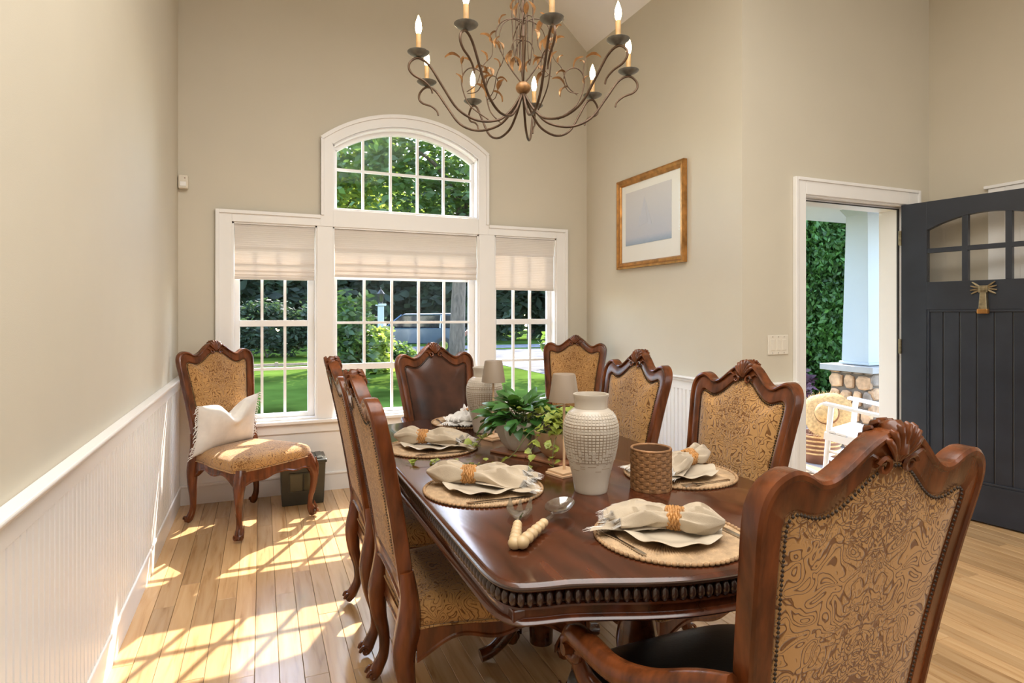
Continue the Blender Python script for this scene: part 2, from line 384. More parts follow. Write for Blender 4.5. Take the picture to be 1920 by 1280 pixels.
# back wall with its openings
mb = MB()
WY0, WY1 = YB, YB+.155
def wq(x0, x1, z0a, z0b, z1a, z1b):
    v = [(x0, WY0, z0a), (x1, WY0, z0b), (x1, WY1, z0b), (x0, WY1, z0a), (x0, WY0, z1a), (x1, WY0, z1b), (x1, WY1, z1b), (x0, WY1, z1a)]
    mb.add(v, [(3, 2, 1, 0), (4, 5, 6, 7), (0, 1, 5, 4), (1, 2, 6, 5), (2, 3, 7, 6), (3, 0, 4, 7)])
OPL, OPR, OZ0, OZ1 = -.19, 2.345, .53, 1.95
AH, AR = .572, .96                         # arch opening half width, radius
wq(XL, OPL, 0, 0, gable(XL), gable(OPL)); wq(OPR, XR, 0, 0, gable(OPR), gable(XR))
wq(OPL, OPR, 0, 0, OZ0, OZ0)
wq(OPL, AC-AH, OZ1, OZ1, gable(OPL), gable(AC-AH)); wq(AC+AH, OPR, OZ1, OZ1, gable(AC+AH), gable(OPR))
wq(AC-AH, AC+AH, OZ1, OZ1, 2.075, 2.075)
NA = 28
xs = [AC-AH+2*AH*i/NA for i in range(NA+1)]
az = lambda x, R: AZ+sqrt(max(R*R-(x-AC)**2, 0))
for i in range(NA): wq(xs[i], xs[i+1], az(xs[i], AR), az(xs[i+1], AR), gable(xs[i]), gable(xs[i+1]))
wb_ = mb.build('wall_back', 'wall', None, False); tag(wb_, kind='structure')
B(-.296, 2.45, YB-.006, YB, .12, .506).build('wainscot_panel', 'white', wb_, False)
for (a, b_) in ((XL+.006, -.296), (2.45, XR-.006)):
    B(a, b_, YB-.006, YB, .12, .87).build('wainscot_panel', 'white', wb_, False)
    r = B(a, b_, YB-.016, YB, .794, .872).build('chair_rail', 'white', wb_, False); B(a, b_, YB-.045, YB, .87, .884).build('rail_cap', 'white', r, False)
bb = B(XL+.016, XR-.016, YB-.022, YB-.006, 0, .115).build('baseboard_back', 'white', None, False); tag(bb, kind='structure')
B(XL+.016, XR-.016, YB-.028, YB-.006, .115, .135).build('cap_moulding', 'white', bb, False, bevel=.006)
# foyer walls
DX0, DX1, DZ = 3.14, 4.12, 2.06
mb = B(XR, DX0, YF, YF+.17, 0, ZE+.1); mb.box(DX1, XF+.13, YF, YF+.17, 0, ZE+.1); mb.box(DX0, DX1, YF, YF+.17, DZ, ZE+.1)
wf_ = mb.build('wall_front', 'wall', None, False); tag(wf_, kind='structure')
wainscot(wf_, 'y', YF, -1, XR+.0, DX0-.075, side='front')
wg_ = B(XF, XF+.13, YN, YF, 0, ZE+.1).build('wall_foyer_right', 'wall', None, False); tag(wg_, kind='structure')
wn_ = B(XL-.13, XF+.13, YN-.13, YN, 0, 5.2).build('wall_rear', 'wall', None, False); tag(wn_, kind='structure')
mb = MB()
for s in (-1, 1):
    xe = XP+s*(XR-XP)
    v = []
    for yy in (YN-.13, WY1):
        v += [(xe, yy, ZE), (XP, yy, ZP), (XP, yy, ZP+.15), (xe, yy, ZE+.15)]
    mb.add(v, [(0, 1, 2, 3), (7, 6, 5, 4), (0, 4, 5, 1), (1, 5, 6, 2), (2, 6, 7, 3), (3, 7, 4, 0)])
mb.box(XR, XF+.13, YN, YF+.17, ZE, ZE+.12)
ce = mb.build('ceiling', 'ceil', None, False); tag(ce, kind='structure')

# ---------------------------------------------------------------- windows
CY = YB-.02
tr = empty('trim_1', (0, 0, 0), kind='structure')
def casing(x0, x1, z0, z1, name='casing_board', d=.02): return B(x0, x1, YB-d, YB, z0, z1).build(name, 'white', tr, False, bevel=.002)
casing(-.294, OPL, .53, 2.03); casing(OPR, 2.448, .53, 2.03)
casing(OPL, .404, OZ1, 2.03); casing(1.722, OPR, OZ1, 2.03)
for s_ in (-1, 1):
    MB().prism([(AC+s_*AH, OZ1), (AC+s_*.659, OZ1), (AC+s_*.659, az(AC-.659, 1.05)), (AC+s_*AH, az(AC-AH, AR))], lambda a, b: (a, YB-.02, b), lambda a, b: (a, YB, b)).build('casing_board', 'white', tr, False)
casing(AC-AH, AC+AH, OZ1, 2.075, 'transom_board', .016)
casing(.378, .49, .53, OZ1, 'mullion_board', .016); casing(1.64, 1.776, .53, OZ1, 'mullion_board', .016)
for (x0, x1, z0, z1) in ((-.294, -.27, .53, 2.03), (2.424, 2.448, .53, 2.03), (-.27, .404, 2.006, 2.03), (1.722, 2.424, 2.006, 2.03), (.404, .428, 2.03, 2.596), (1.698, 1.722, 2.03, 2.596)):
    casing(x0, x1, z0, z1, 'back_band', .034)
def arch_ring(r0, r1, y0, y1, h0, h1, name, m, parent, n=36):
    """annular band clipped at half widths h0 (inner radius) / h1 (outer radius)"""
    mbb = MB(); L = []
    for (r, h, y) in ((r0, h0, y0), (r1, h1, y0), (r1, h1, y1), (r0, h0, y1)):
        t = math.asin(min(1, h/r)); L.append([(AC+r*sin(-t+2*t*i/n), y, AZ+r*cos(-t+2*t*i/n)) for i in range(n+1)])
    mbb.loops(L, closed=False, wrap=True)
    k = n+1; mbb.f.append((0, k, 2*k, 3*k)); mbb.f.append((n, 3*k+n, 2*k+n, k+n))
    return mbb.build(name, m, parent, True, 30)
arch_ring(AR, 1.05, YB-.02, YB, AH, .659, 'casing_arch', 'white', tr)
arch_ring(1.026, 1.052, YB-.034, YB, .644, .661, 'back_band', 'white', tr)
arch_ring(AR, AR+.014, YB-.026, YB, AH, AH+.008, 'inner_bead', 'white', tr)
# stool and apron under the windows
st = B(-.34, 2.49, YB-.05, YB+.05, .505, .53).build('trim_2', 'white', None, False, bevel=.005); tag(st, kind='structure')
B(-.30, 2.45, YB-.02, YB, .435, .505).build('apron_moulding', 'white', st, False, bevel=.004)
GY = YB+.088
def window(idx, x0, x1, z0, z1, cols, rows, thick=()):
    w = empty('window_%d' % idx, (0, 0, 0), kind='structure')
    for a in ((x0, x0+.012, z0, z1), (x1-.012, x1, z0, z1)):
        B(a[0], a[1], YB-.004, YB+.15, a[2], a[3]).build('jamb', 'white', w, False)
    B(x0, x1, YB-.004, YB+.15, z1-.012, z1).build('head_jamb', 'white', w, False)
    B(x0, x1, YB, YB+.15, z0-.01, z0+.014).build('sill', 'white', w, False)
    c = [x0+.012]+list(cols)+[x1-.012]
    gx0, gx1 = cols[0], cols[-1]
    B(x0+.012, gx0, GY-.018, GY+.018, z0+.014, z1-.012).build('stile', 'white', w, False, bevel=.003)
    B(gx1, x1-.012, GY-.018, GY+.018, z0+.014, z1-.012).build('stile', 'white', w, False, bevel=.003)
    B(gx0, gx1, GY-.018, GY+.018, z0+.014, rows[0]).build('bottom_rail', 'white', w, False, bevel=.003)
    B(gx0, gx1, GY-.018, GY+.018, rows[-1], z1-.012).build('top_rail', 'white', w, False, bevel=.003)
    def hw(r): return .022 if r in thick else .0095
    for r in rows[1:-1]:
        B(gx0, gx1, GY-(.024 if r in thick else .012), GY+.012, r-hw(r), r+hw(r)).build('meeting_rail' if r in thick else 'muntin', 'white', w, False)
    for q in cols[1:-1]:
        B(q-.0095, q+.0095, GY-.0115, GY+.0115, rows[0], rows[-1]).build('muntin', 'white', w, False)
    for i in range(len(cols)-1):
        for j in range(len(rows)-1):
            B(cols[i], cols[i+1], GY-.002, GY+.002, rows[j], rows[j+1]).build('pane', 'glass', w, False)
    return w
window(1, OPL, .378, .53, 1.95, [-.143, .004, .160, .318], [.575, .900, 1.233, 1.56, 1.89], (1.233,))
window(2, .49, 1.64, .53, 1.95, [.530, .734, .947, 1.162, 1.372, 1.580], [.565, .900, 1.235, 1.573, 1.89], (.900,))
window(3, 1.776, OPR, .53, 1.95, [1.822, 1.982, 2.137, 2.296], [.575, .908, 1.236, 1.56, 1.89], (1.236,))
# arched transom window
w4 = empty('window_4', kind='structure')
R2 = AR-.045; H2 = AH-.037
for s in (-1, 1):
    xa, xb = sorted((AC+s*AH, AC+s*(AH-.012)))
    B(xa, xb, YB-.004, YB+.15, 2.075, az(AC+AH-.002, AR)).build('jamb', 'white', w4, False)
    xa, xb = sorted((AC+s*(AH-.012), AC+s*H2))
    B(xa, xb, GY-.018, GY+.018, 2.075, az(AC+H2, R2)+.01).build('stile', 'white', w4, False)
arch_ring(AR-.012, AR, YB-.004, YB+.15, AH-.006, AH, 'head_jamb', 'white', w4)
arch_ring(R2, AR-.010, GY-.018, GY+.018, H2, AH-.008, 'top_rail', 'white', w4)
B(AC-AH, AC+AH, YB, YB+.15, 2.065, 2.089).build('sill', 'white', w4, False)
B(AC-H2, AC+H2, GY-.018, GY+.018, 2.085, 2.105).build('bottom_rail', 'white', w4, False)
ac = [AC-H2, .724, .937, 1.152, 1.366, AC+H2]
for q in ac[1:-1]: B(q-.0095, q+.0095, GY-.012, GY+.012, 2.10, az(q, R2)+.005).build('muntin', 'white', w4, False)
B(AC-H2, AC+H2, GY-.0115, GY+.0115, 2.39, 2.409).build('muntin', 'white', w4, False)
for i in range(5):
    B(ac[i], ac[i+1], GY-.002, GY+.002, 2.10, 2.40).build('pane', 'glass', w4, False)
    P = [(ac[i], 2.40), (ac[i+1], 2.40)]+[(ac[i+1]+(ac[i]-ac[i+1])*k/6, az(ac[i+1]+(ac[i]-ac[i+1])*k/6, R2)) for k in range(7)]
    MB().prism(P, lambda a, b: (a, GY-.002, b), lambda a, b: (a, GY+.002, b)).build('pane', 'glass', w4, False)
# roman shades
def shade(x0, x1, folds, label, ztop=1.937, hem=True):
    t = empty('roman_shade', ((x0+x1)/2, YB+.02, folds[-1][1]), 0, label, 'shade', 'white roman shades in the window')
    off = (-(x0+x1)/2, -(YB+.02), -folds[-1][1])
    B(x0+.014-(x0+x1)/2, x1-.014-(x0+x1)/2, -.006, .03, ztop-.03-folds[-1][1], ztop-folds[-1][1]).build('headrail', 'white', t, False)
    for (za, zb, bulge, yoff) in folds:
        mbf = MB(); n = 8; F = []; Bk = []
        for i in range(n+1):
            u = i/n; z = za+(zb-za)*u; y = YB+.012-yoff-bulge*sin(pi*u**1.4)
            F.append((y, z)); Bk.append((y+.004, z))
        prof = F+Bk[::-1]
        L = [[(xx+off[0], p[0]+off[1], p[1]+off[2]) for p in prof] for xx in (x0+.016, x1-.016)]
        mbf.loops(L, cap0=True, cap1=True); mbf.build('fold', 'shade', t, True, 50)
    zb = folds[-1][1]
    B(x0+.016-(x0+x1)/2, x1-.016-(x0+x1)/2, -.012, .002, 0, .02).build('hem_bar', 'shade', t, False, bevel=.003)
    return t
shade(OPL, .378, [(1.93, 1.76, .006, .0), (1.78, 1.645, .016, .004), (1.66, 1.60, .006, .008), (1.615, 1.575, .004, .004), (1.585, 1.548, .0, .0)], 'short folded white roman shade on the narrow window behind the pillow chair')
shade(.49, 1.64, [(1.935, 1.77, .006, .0), (1.79, 1.665, .016, .004), (1.68, 1.62, .006, .008), (1.635, 1.578, .003, .003)], 'wide folded white roman shade under the arched window')
shade(1.776, OPR, [(1.935, 1.795, .008, .008), (1.80, 1.50, .002, .0)], 'longest white roman shade with sheer lower panel on right narrow window')
# ---------------------------------------------------------------- small things on walls
t = empty('motion_sensor', (XL+.035, YB-.02, 2.195), 0, 'small white box sensor high in the corner left of the windows', 'sensor')
B(-.03, .03, -.03, .02, -.045, .045).build('housing', 'plastic', t, False, bevel=.008)
B(-.018, .018, -.034, -.028, -.03, .0).build('lens', 'white', t, False, bevel=.002)
B(.008, .014, -.033, -.029, .022, .028).build('indicator', 'brownband', t, False)
t = empty('light_switch_plate', (2.928, YF-.001, 1.112), 0, 'ivory triple light switch plate on the wall beside the front door', 'switch')
B(-.083, .083, -.007, 0, -.06, .06).build('plate', 'plastic', t, False, bevel=.003)
for k in (-1, 0, 1):
    sw = B(k*.046-.016, k*.046+.016, -.010, -.006, -.034, .034).build('rocker_switch', 'plastic', t, False, bevel=.002)
    for z in (-.049, .049): B(k*.046-.003, k*.046+.003, -.0085, -.006, z-.003, z+.003).build('screw', 'steel', t, False)
# framed picture on right wall: local y along wall, z up
t = empty('framed_picture', (XR-.004, 3.715, 2.0), 0, 'gilt framed misty seascape print hanging on the pale right wall', 'picture')
hw_, hh_ = .415, .348
fwid = .05
def frame_side(p, q, ip, iq):
    m_ = MB(); secs = [(0, 0), (0, -.030), (.25, -.034), (.5, -.022), (.8, -.024), (1, -.012), (1, 0)]
    L = [[(d, a[0]+(b[0]-a[0])*s_, a[1]+(b[1]-a[1])*s_) for (s_, d) in secs] for a, b in ((p, ip), (q, iq))]
    m_.loops(L, cap0=True, cap1=True); m_.build('frame_side', 'goldframe', t, True, 25)
O = [(-hw_, -hh_), (hw_, -hh_), (hw_, hh_), (-hw_, hh_)]; I = [(-hw_+fwid, -hh_+fwid), (hw_-fwid, -hh_+fwid), (hw_-fwid, hh_-fwid), (-hw_+fwid, hh_-fwid)]
for k in range(4): frame_side(O[k], O[(k+1) % 4], I[k], I[(k+1) % 4])
B(-.008, -.003, -hw_+fwid, hw_-fwid, -hh_+fwid, hh_-fwid).build('mount', 'mount', t, False)
pr_ = B(-.0105, -.0085, -.26, .311, -.17, .24).build('print', 'print', t, False)
MB().prism([(.06, .175), (.02, -.02), (.14, -.04), (.13, .03), (.10, .06)], lambda a, b: (-.0105, a, b), lambda a, b: (-.0115, a, b)).build('sail_shape', 'sail', pr_, False)
MB().prism([(.05, .16), (-.035, -.045), (.015, -.03)], lambda a, b: (-.0105, a, b), lambda a, b: (-.0115, a, b)).build('sail_shape', 'sail', pr_, False)
B(-.0175, -.0155, -hw_+fwid, hw_-fwid, -hh_+fwid, hh_-fwid).build('glazing', 'glass', t, False)
# ---------------------------------------------------------------- front door and its casing
tr = empty('trim_3', (0, 0, 0), kind='structure')
def fb(x0, x1, y0, y1, z0, z1, name='casing_board', bev=.003): return B(x0, x1, y0, y1, z0, z1).build(name, 'white', tr, False, bevel=bev)
fb(DX0-.075, DX0+.008, YF-.018, YF, 0, DZ+.085); fb(DX1-.008, DX1+.09, YF-.018, YF, 0, DZ+.085); fb(DX0+.008, DX1-.008, YF-.018, YF, DZ-.008, DZ+.085)
fb(DX0-.085, DX0-.063, YF-.028, YF, 0, DZ+.095, 'back_band'); fb(DX1+.078, DX1+.10, YF-.028, YF, 0, DZ+.095, 'back_band'); fb(DX0-.063, DX1+.078, YF-.028, YF, DZ+.075, DZ+.095, 'back_band')
fb(DX0, DX0+.018, YF, YF+.19, 0, DZ, 'jamb'); fb(DX1-.018, DX1, YF, YF+.19, 0, DZ, 'jamb'); fb(DX0, DX1, YF, YF+.19, DZ-.018, DZ, 'head_jamb')
fb(DX0+.018, DX0+.03, YF+.055, YF+.19, 0, DZ-.018, 'door_stop'); fb(DX1-.03, DX1-.018, YF+.055, YF+.19, 0, DZ-.018, 'door_stop'); fb(DX0+.018, DX1-.018, YF+.055, YF+.19, DZ-.034, DZ-.018, 'door_stop')
B(DX1-.034, DX1-.022, YF+.046, YF+.056, .01, DZ-.03).build('weatherstrip', 'black', tr, False)
B(DX0+.018, DX1-.022, YF+.046, YF+.056, DZ-.036, DZ-.03).build('weatherstrip', 'black', tr, False)
B(DX0, DX1, YF-.01, YF+.19, -.01, .012).build('threshold', 'brass', tr, False)
da = .165
door = empty('door_1', (4.046, YF-.004, 0), atan2(-cos(da), sin(da)), kind='structure')
DW, DT = .955, .045
def db(u0, u1, z0, z1, name, m='navy', y0=0, y1=DT, bev=.002, par=None): return B(u0, u1, y0, y1, z0, z1).build(name, m, par or door, False, bevel=bev)
db(0, .157, .012, 2.045, 'stile'); db(.80, DW, .012, 2.045, 'stile')
db(.157, .80, .012, .244, 'bottom_rail'); db(.157, .80, 1.33, 1.512, 'lock_rail')
zc_, Rr = 1.862, None
def dtop(u): return 1.935-.073*((u-.4785)/.3115)**2
us = [.157+.643*i/16 for i in range(17)]
P = [(u, dtop(u)) for u in us]+[(.80, 2.045), (.157, 2.045)]
MB().prism(P, lambda a, b: (a, 0, b), lambda a, b: (a, DT, b)).build('top_rail', 'navy', door, False)
for q in (.372, .598): db(q-.016, q+.016, 1.512, dtop(q)+.003, 'muntin', y0=.004, y1=DT-.004)
db(.157, .80, 1.704, 1.734, 'muntin', y0=.0045, y1=DT-.0045)
cc = [.157, .372, .598, .80]
for i in range(3):
    db(cc[i], cc[i+1], 1.512, 1.72, 'pane', 'doorglass', .02, .025, 0)
    P = [(cc[i], 1.72), (cc[i+1], 1.72)]+[(cc[i+1]+(cc[i]-cc[i+1])*k/5, dtop(cc[i+1]+(cc[i]-cc[i+1])*k/5)) for k in range(6)]
    MB().prism(P, lambda a, b: (a, .02, b), lambda a, b: (a, .025, b)).build('pane', 'doorglass', door, False)
nb = 7; bw = (.80-.157)/nb
for k in range(nb):
    db(.157+k*bw+.003, .157+(k+1)*bw-.003, .244, 1.33, 'plank', y0=.012, y1=DT-.012, bev=.004)
db(.157, .80, .25, 1.32, 'plank_backing', 'black', .018, DT-.018, 0)
for (u0, u1, z0, z1) in ((.157, .172, .244, 1.33), (.785, .80, .244, 1.33), (.172, .785, 1.314, 1.33), (.172, .785, .244, .262)):
    db(u0, u1, z0, z1, 'panel_moulding', y0=.002, y1=.014, bev=.004)
for z in (.25, 1.08, 1.82):
    B(-.012, .004, -.012, .03, z-.05, z+.05).build('hinge', 'brass', door, False, bevel=.002)
kn = empty('knocker', (.478, -.002, 1.455)); kn.parent = door
m_ = MB(); m_.box(-.024, .024, -.022, 0, -.022, .022); m_.box(-.012, .012, -.03, -.022, -.012, .012)
m_.build('boss', 'brass', kn, False, bevel=.003)
m_ = MB()
m_.loops([[(-.020, 0, -.02), (.020, 0, -.02), (.016, -.022, -.02), (-.016, -.022, -.02)], [(-.026, 0, -.125), (.026, 0, -.125), (.022, -.028, -.125), (-.022, -.028, -.125)]], cap0=True, cap1=True)
m_.build('tail_body', 'brass', kn, False, bevel=.003)
B(-.029, .029, -.034, 0, -.152, -.122).build('striker', 'goldframe', kn, False, bevel=.006)
for s in (-1, 1):
    for a in (-28, -8, 14, 36):
        p0 = np.array([s*.018, -.012, .004+a*.0003]); d = np.array([s*cos(radians(a)), 0, sin(radians(a))])
        MB().tube([p0, p0+d*.025, p0+d*.052], [.0045, .006, .0035], 6).build('wing_ray', 'brass', kn, True)
# closet door casing on the foyer's right wall
tr4 = empty('trim_4', kind='structure')
B(XF-.02, XF, 2.32, 2.416, 0, 2.115).build('casing_board', 'white', tr4, False, bevel=.003)
B(XF-.02, XF, 1.36, 1.456, 0, 2.115).build('casing_board', 'white', tr4, False, bevel=.003)
B(XF-.02, XF, 1.456, 2.32, 2.02, 2.115).build('casing_board', 'white', tr4, False, bevel=.003)
B(XF-.032, XF, 1.34, 2.436, 2.105, 2.125).build('back_band', 'white', tr4, False, bevel=.003)
d2 = empty('door_2', (XF, 0, 0), kind='structure')
B(-.012, 0, 1.456, 2.32, .01, 2.02).build('slab', 'white', d2, False)
for (y0, y1) in ((1.54, 1.85), (1.93, 2.24)):
    for (z0, z1) in ((.2, .85), (1.0, 1.85)): B(-.018, -.010, y0, y1, z0, z1).build('raised_panel', 'white', d2, False, bevel=.004)
bb = B(XF-.016, XF, YN, 1.34, 0, .13).build('baseboard_foyer', 'white', None, False); tag(bb, kind='structure')
# ================================================================== CHAIRS
# outer / inner outline of the chair back, x and height, right half from bottom centre to top centre
CO = [(0, .492), (.08, .488), (.15, .472), (.203, .455), (.214, .53), (.224, .64), (.238, .77), (.252, .89), (.263, .975), (.262, 1.02), (.245, 1.051), (.213, 1.066), (.182, 1.058), (.158, 1.044), (.132, 1.044), (.104, 1.060), (.076, 1.084), (.050, 1.103), (.026, 1.113), (0, 1.116)]
CI = [(0, .552), (.07, .550), (.125, .546), (.165, .546), (.170, .60), (.178, .68), (.189, .79), (.201, .89), (.209, .955), (.210, .975), (.205, .990), (.190, .994), (.170, .987), (.148, .982), (.124, .985), (.098, .999), (.072, 1.020), (.048, 1.040), (.024, 1.053), (0, 1.056)]
def mirror(P): return P+[(-a, b) for a, b in P[-2:0:-1]]
def ysp(z):                                   # spine: y at height z (recline)
    t = (z-.40)/.735
    return .034-.085*t-.052*t*t
def back_loop(P, n=3): return [(float(p[0]), float(p[1])) for p in cr(mirror(P), n, True)]
BO, BI = back_loop(CO), back_loop(CI)
def on_back(x, z, d):                         # d = offset towards the front
    return (x, ysp(z)+d+.10*x*x, z)
def chair_back(parent, front, rear):
    sec = [(0, -.018), (0, .010), (.03, .018), (.12, .0205), (.20, .018), (.215, .0105), (.30, .0115), (.62, .0145), (.88, .0125), (1, .004), (1, -.014), (.85, -.0195), (.25, -.0185), (.20, -.0235), (.08, -.0235)]
    L = [[on_back(o[0]+(i[0]-o[0])*s, o[1]+(i[1]-o[1])*s, d) for o, i in zip(BO, BI)] for s, d in sec]
    mb = MB(); mb.loops(L, wrap=True); fr = mb.build('back_frame', 'wood', parent, True, 32)
    def pad(name, m, sg, base, bulge, pw_):
        c0 = .80; L = []
        for t in (1.015, .985, .95, .88, .78, .62, .42, .2, .03):
            L.append([on_back(p[0]*t, c0+(p[1]-c0)*t, sg*(base+bulge*(1-min(t, 1)**pw_))) for p in BI])
        if sg < 0: L = [q[::-1] for q in L]
        mm = MB(); mm.loops(L[::1]); mm.f.append(tuple(range(len(mm.v)-len(BI), len(mm.v))))
        return mm.build(name, m, parent, True, 60)
    pad('back_cushion', front, 1, .004, .030, 5); pad('back_panel', rear, -1, .014, .008, 6)
    # nailheads along both faces
    for (nm, dd) in (('nailhead_trim', .010), ('rear_nailhead_trim', -.0195)):
        mb = MB(); acc = 0; last = None
        pts = BI+[BI[0]]
        for a, b in zip(pts[:-1], pts[1:]):
            seg = hypot(b[0]-a[0], b[1]-a[1]); s = -acc
            while s+.0085 <= seg:
                s += .0085; f_ = s/seg; x_, z_ = a[0]+(b[0]-a[0])*f_, a[1]+(b[1]-a[1])*f_
                if dd > 0 or z_ > .6:
                    q = on_back(x_*.992, .80+(z_-.80)*.992, dd); r = .0042; sg = 1 if dd > 0 else -1
                    mb.add([(q[0]-r, q[1], q[2]), (q[0], q[1], q[2]-r), (q[0]+r, q[1], q[2]), (q[0], q[1], q[2]+r), (q[0], q[1]+sg*.0038, q[2])],
                           [(0, 1, 4), (1, 2, 4), (2, 3, 4), (3, 0, 4)] if sg < 0 else [(1, 0, 4), (2, 1, 4), (3, 2, 4), (0, 3, 4)])
            acc = seg-s
        o = mb.build(nm, 'nail', parent, True, 80); o['kind'] = 'stuff'
    # shell carving on the crest: seven lobes, a fluted cap and two scrolls, on both faces
    mb = MB()
    for sg in (1, -1):
        for k in range(-3, 4):
            a = radians(k*13.5); pts = []
            for t in (0, .25, .5, .75, .93, 1.0):
                Ln = .064-.0014*k*k
                x_ = sin(a)*Ln*t*1.02+.0015*k; z_ = 1.064+cos(a)*Ln*t
                dd = (.017+.008*sin(pi*min(t, .95)*.8))
                if t == 1.0: dd = .012
                pts.append(on_back(x_, z_, sg*dd if sg > 0 else -.012-dd*.6))
            mb.tube(pts, [.003, .0045, .0058, .0066, .0062, .003], 6)
        for s in (-1, 1):
            pts = []
            for i in range(16):
                th = i/15*2.0*pi; r = .017-.011*i/15
                x_ = s*(.030+r*cos(th+.3)); z_ = 1.058-.002+r*sin(th+.3)*1.0
                pts.append(on_back(x_, z_, sg*(.020) if sg > 0 else -.024))
            mb.tube(pts, [.005, .0045, .003], 5)
            mb.tube([on_back(s*.04, 1.068, .018*sg), on_back(s*.062, 1.078, .018*sg), on_back(s*.085, 1.066, .016*sg)], [.005, .004, .0015], 5)
    mb.tube([on_back(0, 1.075, -.022), on_back(0, 1.105, -.012), on_back(0, 1.114, -.002), on_back(0, 1.116, .010), on_back(0, 1.10, .014)], [.014, .020, .019, .013, .008], 8)
    mb.build('shell_carving', 'wood', fr, True, 60)
def seat_outline(fw, rw, y0, y1, n=5):
    P = [(0, y1), (fw*.55, y1-.004), (fw*.86, y1-.022), (fw*1.0, y1-.055), (fw*.985, y1-.13), (fw*.93, y0+.26), (rw*1.04, y0+.10), (rw, y0+.02), (rw*.9, y0), (0, y0)]
    Q = P+[(-a, b) for a, b in P[-2:0:-1]]
    return [(float(p[0]), float(p[1])) for p in cr(Q, n, True)]
def chair_seat(parent, m, leather=False):
    S0 = seat_outline(.276, .215, .035, .560)
    cy_ = .31
    def ring(t, z): return [(p[0]*t, cy_+(p[1]-cy_)*t, z) for p in S0]
    mb = MB(); lv = [(.97, .388), (1.0, .394), (1.008, .405), (1.004, .424), (.985, .441), (.94, .456), (.85, .467), (.7, .474), (.45, .479), (.15, .481), (.02, .481)]
    mb.loops([ring(t, z) for t, z in lv]); n = len(S0); mb.f.append(tuple(range(len(mb.v)-n, len(mb.v)))); mb.f.append(tuple(reversed(range(n))))
    s = mb.build('seat', m, parent, True, 60)
    mb = MB(); pts = ring(1.012, .393); mb.tube(pts+[pts[0]], .0042, 6); mb.build('piping', m, s, True, 80)
    # rails with scalloped lower edges
    def rail(p0, p1, zlow, name):
        mb = MB(); n = 28; p0 = np.array(p0); p1 = np.array(p1); d = (p1-p0)/np.linalg.norm(p1-p0); nr = np.array([d[1], -d[0]])
        L = []
        for i in range(n+1):
            u = i/n; q = p0+(p1-p0)*u; zl = zlow(u); bow = .012*sin(pi*u)
            o_ = q+nr*(.012+bow); i_ = q-nr*.012; lip = q+nr*(.016+bow)
            L.append([(o_[0], o_[1], .393), (o_[0], o_[1], zl+.014), (lip[0], lip[1], zl+.010), (lip[0], lip[1], zl+.002), (o_[0], o_[1], zl), (i_[0], i_[1], zl), (i_[0], i_[1], .393)])
        mb.loops(L, cap0=True, cap1=True); mb.build(name, 'wood', parent, True, 35)
    fz = lambda u: .345-.038*(abs(cos(pi*u*1.0)))**6*1.0+.020*cos(2*pi*(u-.5)*2.2)*(1-abs(2*u-1)**3)-.022*math.exp(-((u-.5)/.10)**2)
    sz = lambda u: .352-.045*(abs(2*u-1))**3-.012*cos(2*pi*u*2)
    rail((.250, .545), (-.250, .545), lambda u: fz(u), 'front_rail')     # normal faces +y
    rail((.208, .05), (.258, .525), lambda u: sz(u), 'side_rail'); rail((-.258, .525), (-.208, .05), lambda u: sz(u), 'side_rail')
    rail((-.2, .045), (.2, .045), lambda u: .35-.03*abs(2*u-1)**2, 'back_rail')
def chair_legs(parent):
    for s in (-1, 1):
        pts = cr([(s*.238, .520, .395), (s*.252, .535, .345), (s*.270, .553, .285), (s*.268, .550, .20), (s*.256, .536, .12), (s*.254, .534, .07), (s*.263, .545, .035), (s*.268, .550, .012)], 4)
        mb = MB(); mb.tube(pts, [.034, .037, .035, .027, .021, .017, .017, .024, .027, .021], 8, up=(s*.7, .7, 0))
        lg = mb.build('leg', 'wood', parent, True, 50)
        mb = MB()
        for q in (0, 1):
            pp = []
            for i in range(14):
                th = i/13*2.3*pi; r = .019-.014*i/13; oy = .552+(.016 if q else -.0)
                if q: pp.append((s*.268+s*.010+.0, .566, .0)); pp[-1] = (s*(.268+r*cos(th)), .568+.004*sin(th), .030+r*sin(th))
                else: pp.append((s*.290, .548+r*cos(th), .030+r*sin(th)))
            mb.tube(pp, [.007, .006, .004], 5)
        for k in (-1, 0, 1): mb.tube([(s*(.262+.012*k), .560-.012*k, .10), (s*(.275+.012*k), .570-.012*k, .06), (s*(.277+.012*k), .572-.012*k, .035)], [.002, .006, .004], 5)
        mb.build('scroll_foot', 'wood', lg, True, 60)
        mb = MB(); mb.tube([(s*.262, .575, .385), (s*.275, .580, .33), (s*.282, .575, .27)], [.004, .009, .003], 6); mb.build('knee_carving', 'wood', lg, True, 60)
        pts = cr([(s*.2085, .020, .56), (s*.206, .030, .47), (s*.207, .026, .40), (s*.211, .012, .33), (s*.217, .018, .25), (s*.222, .036, .17), (s*.224, .036, .10), (s*.227, .014, .05), (s*.232, -.004, .018)], 4)
        mb = MB(); mb.tube(pts, [.021, .027, .034, .038, .035, .030, .025, .020, .018, .021, .024, .019], 8, up=(s*.7, -.7, 0))
        lg = mb.build('leg', 'wood', parent, True, 50)
        mb = MB()
        for q in (-1, 1):
            pp = []
            for i in range(14):
                th = i/13*2.3*pi; r = .021-.016*i/13
                pp.append((s*.231+q*.017, -.012-r*cos(th)*.9+.008, .030+r*sin(th)))
            mb.tube(pp, [.007, .006, .004], 5)
        mb.build('scroll_foot', 'wood', lg, True, 60)
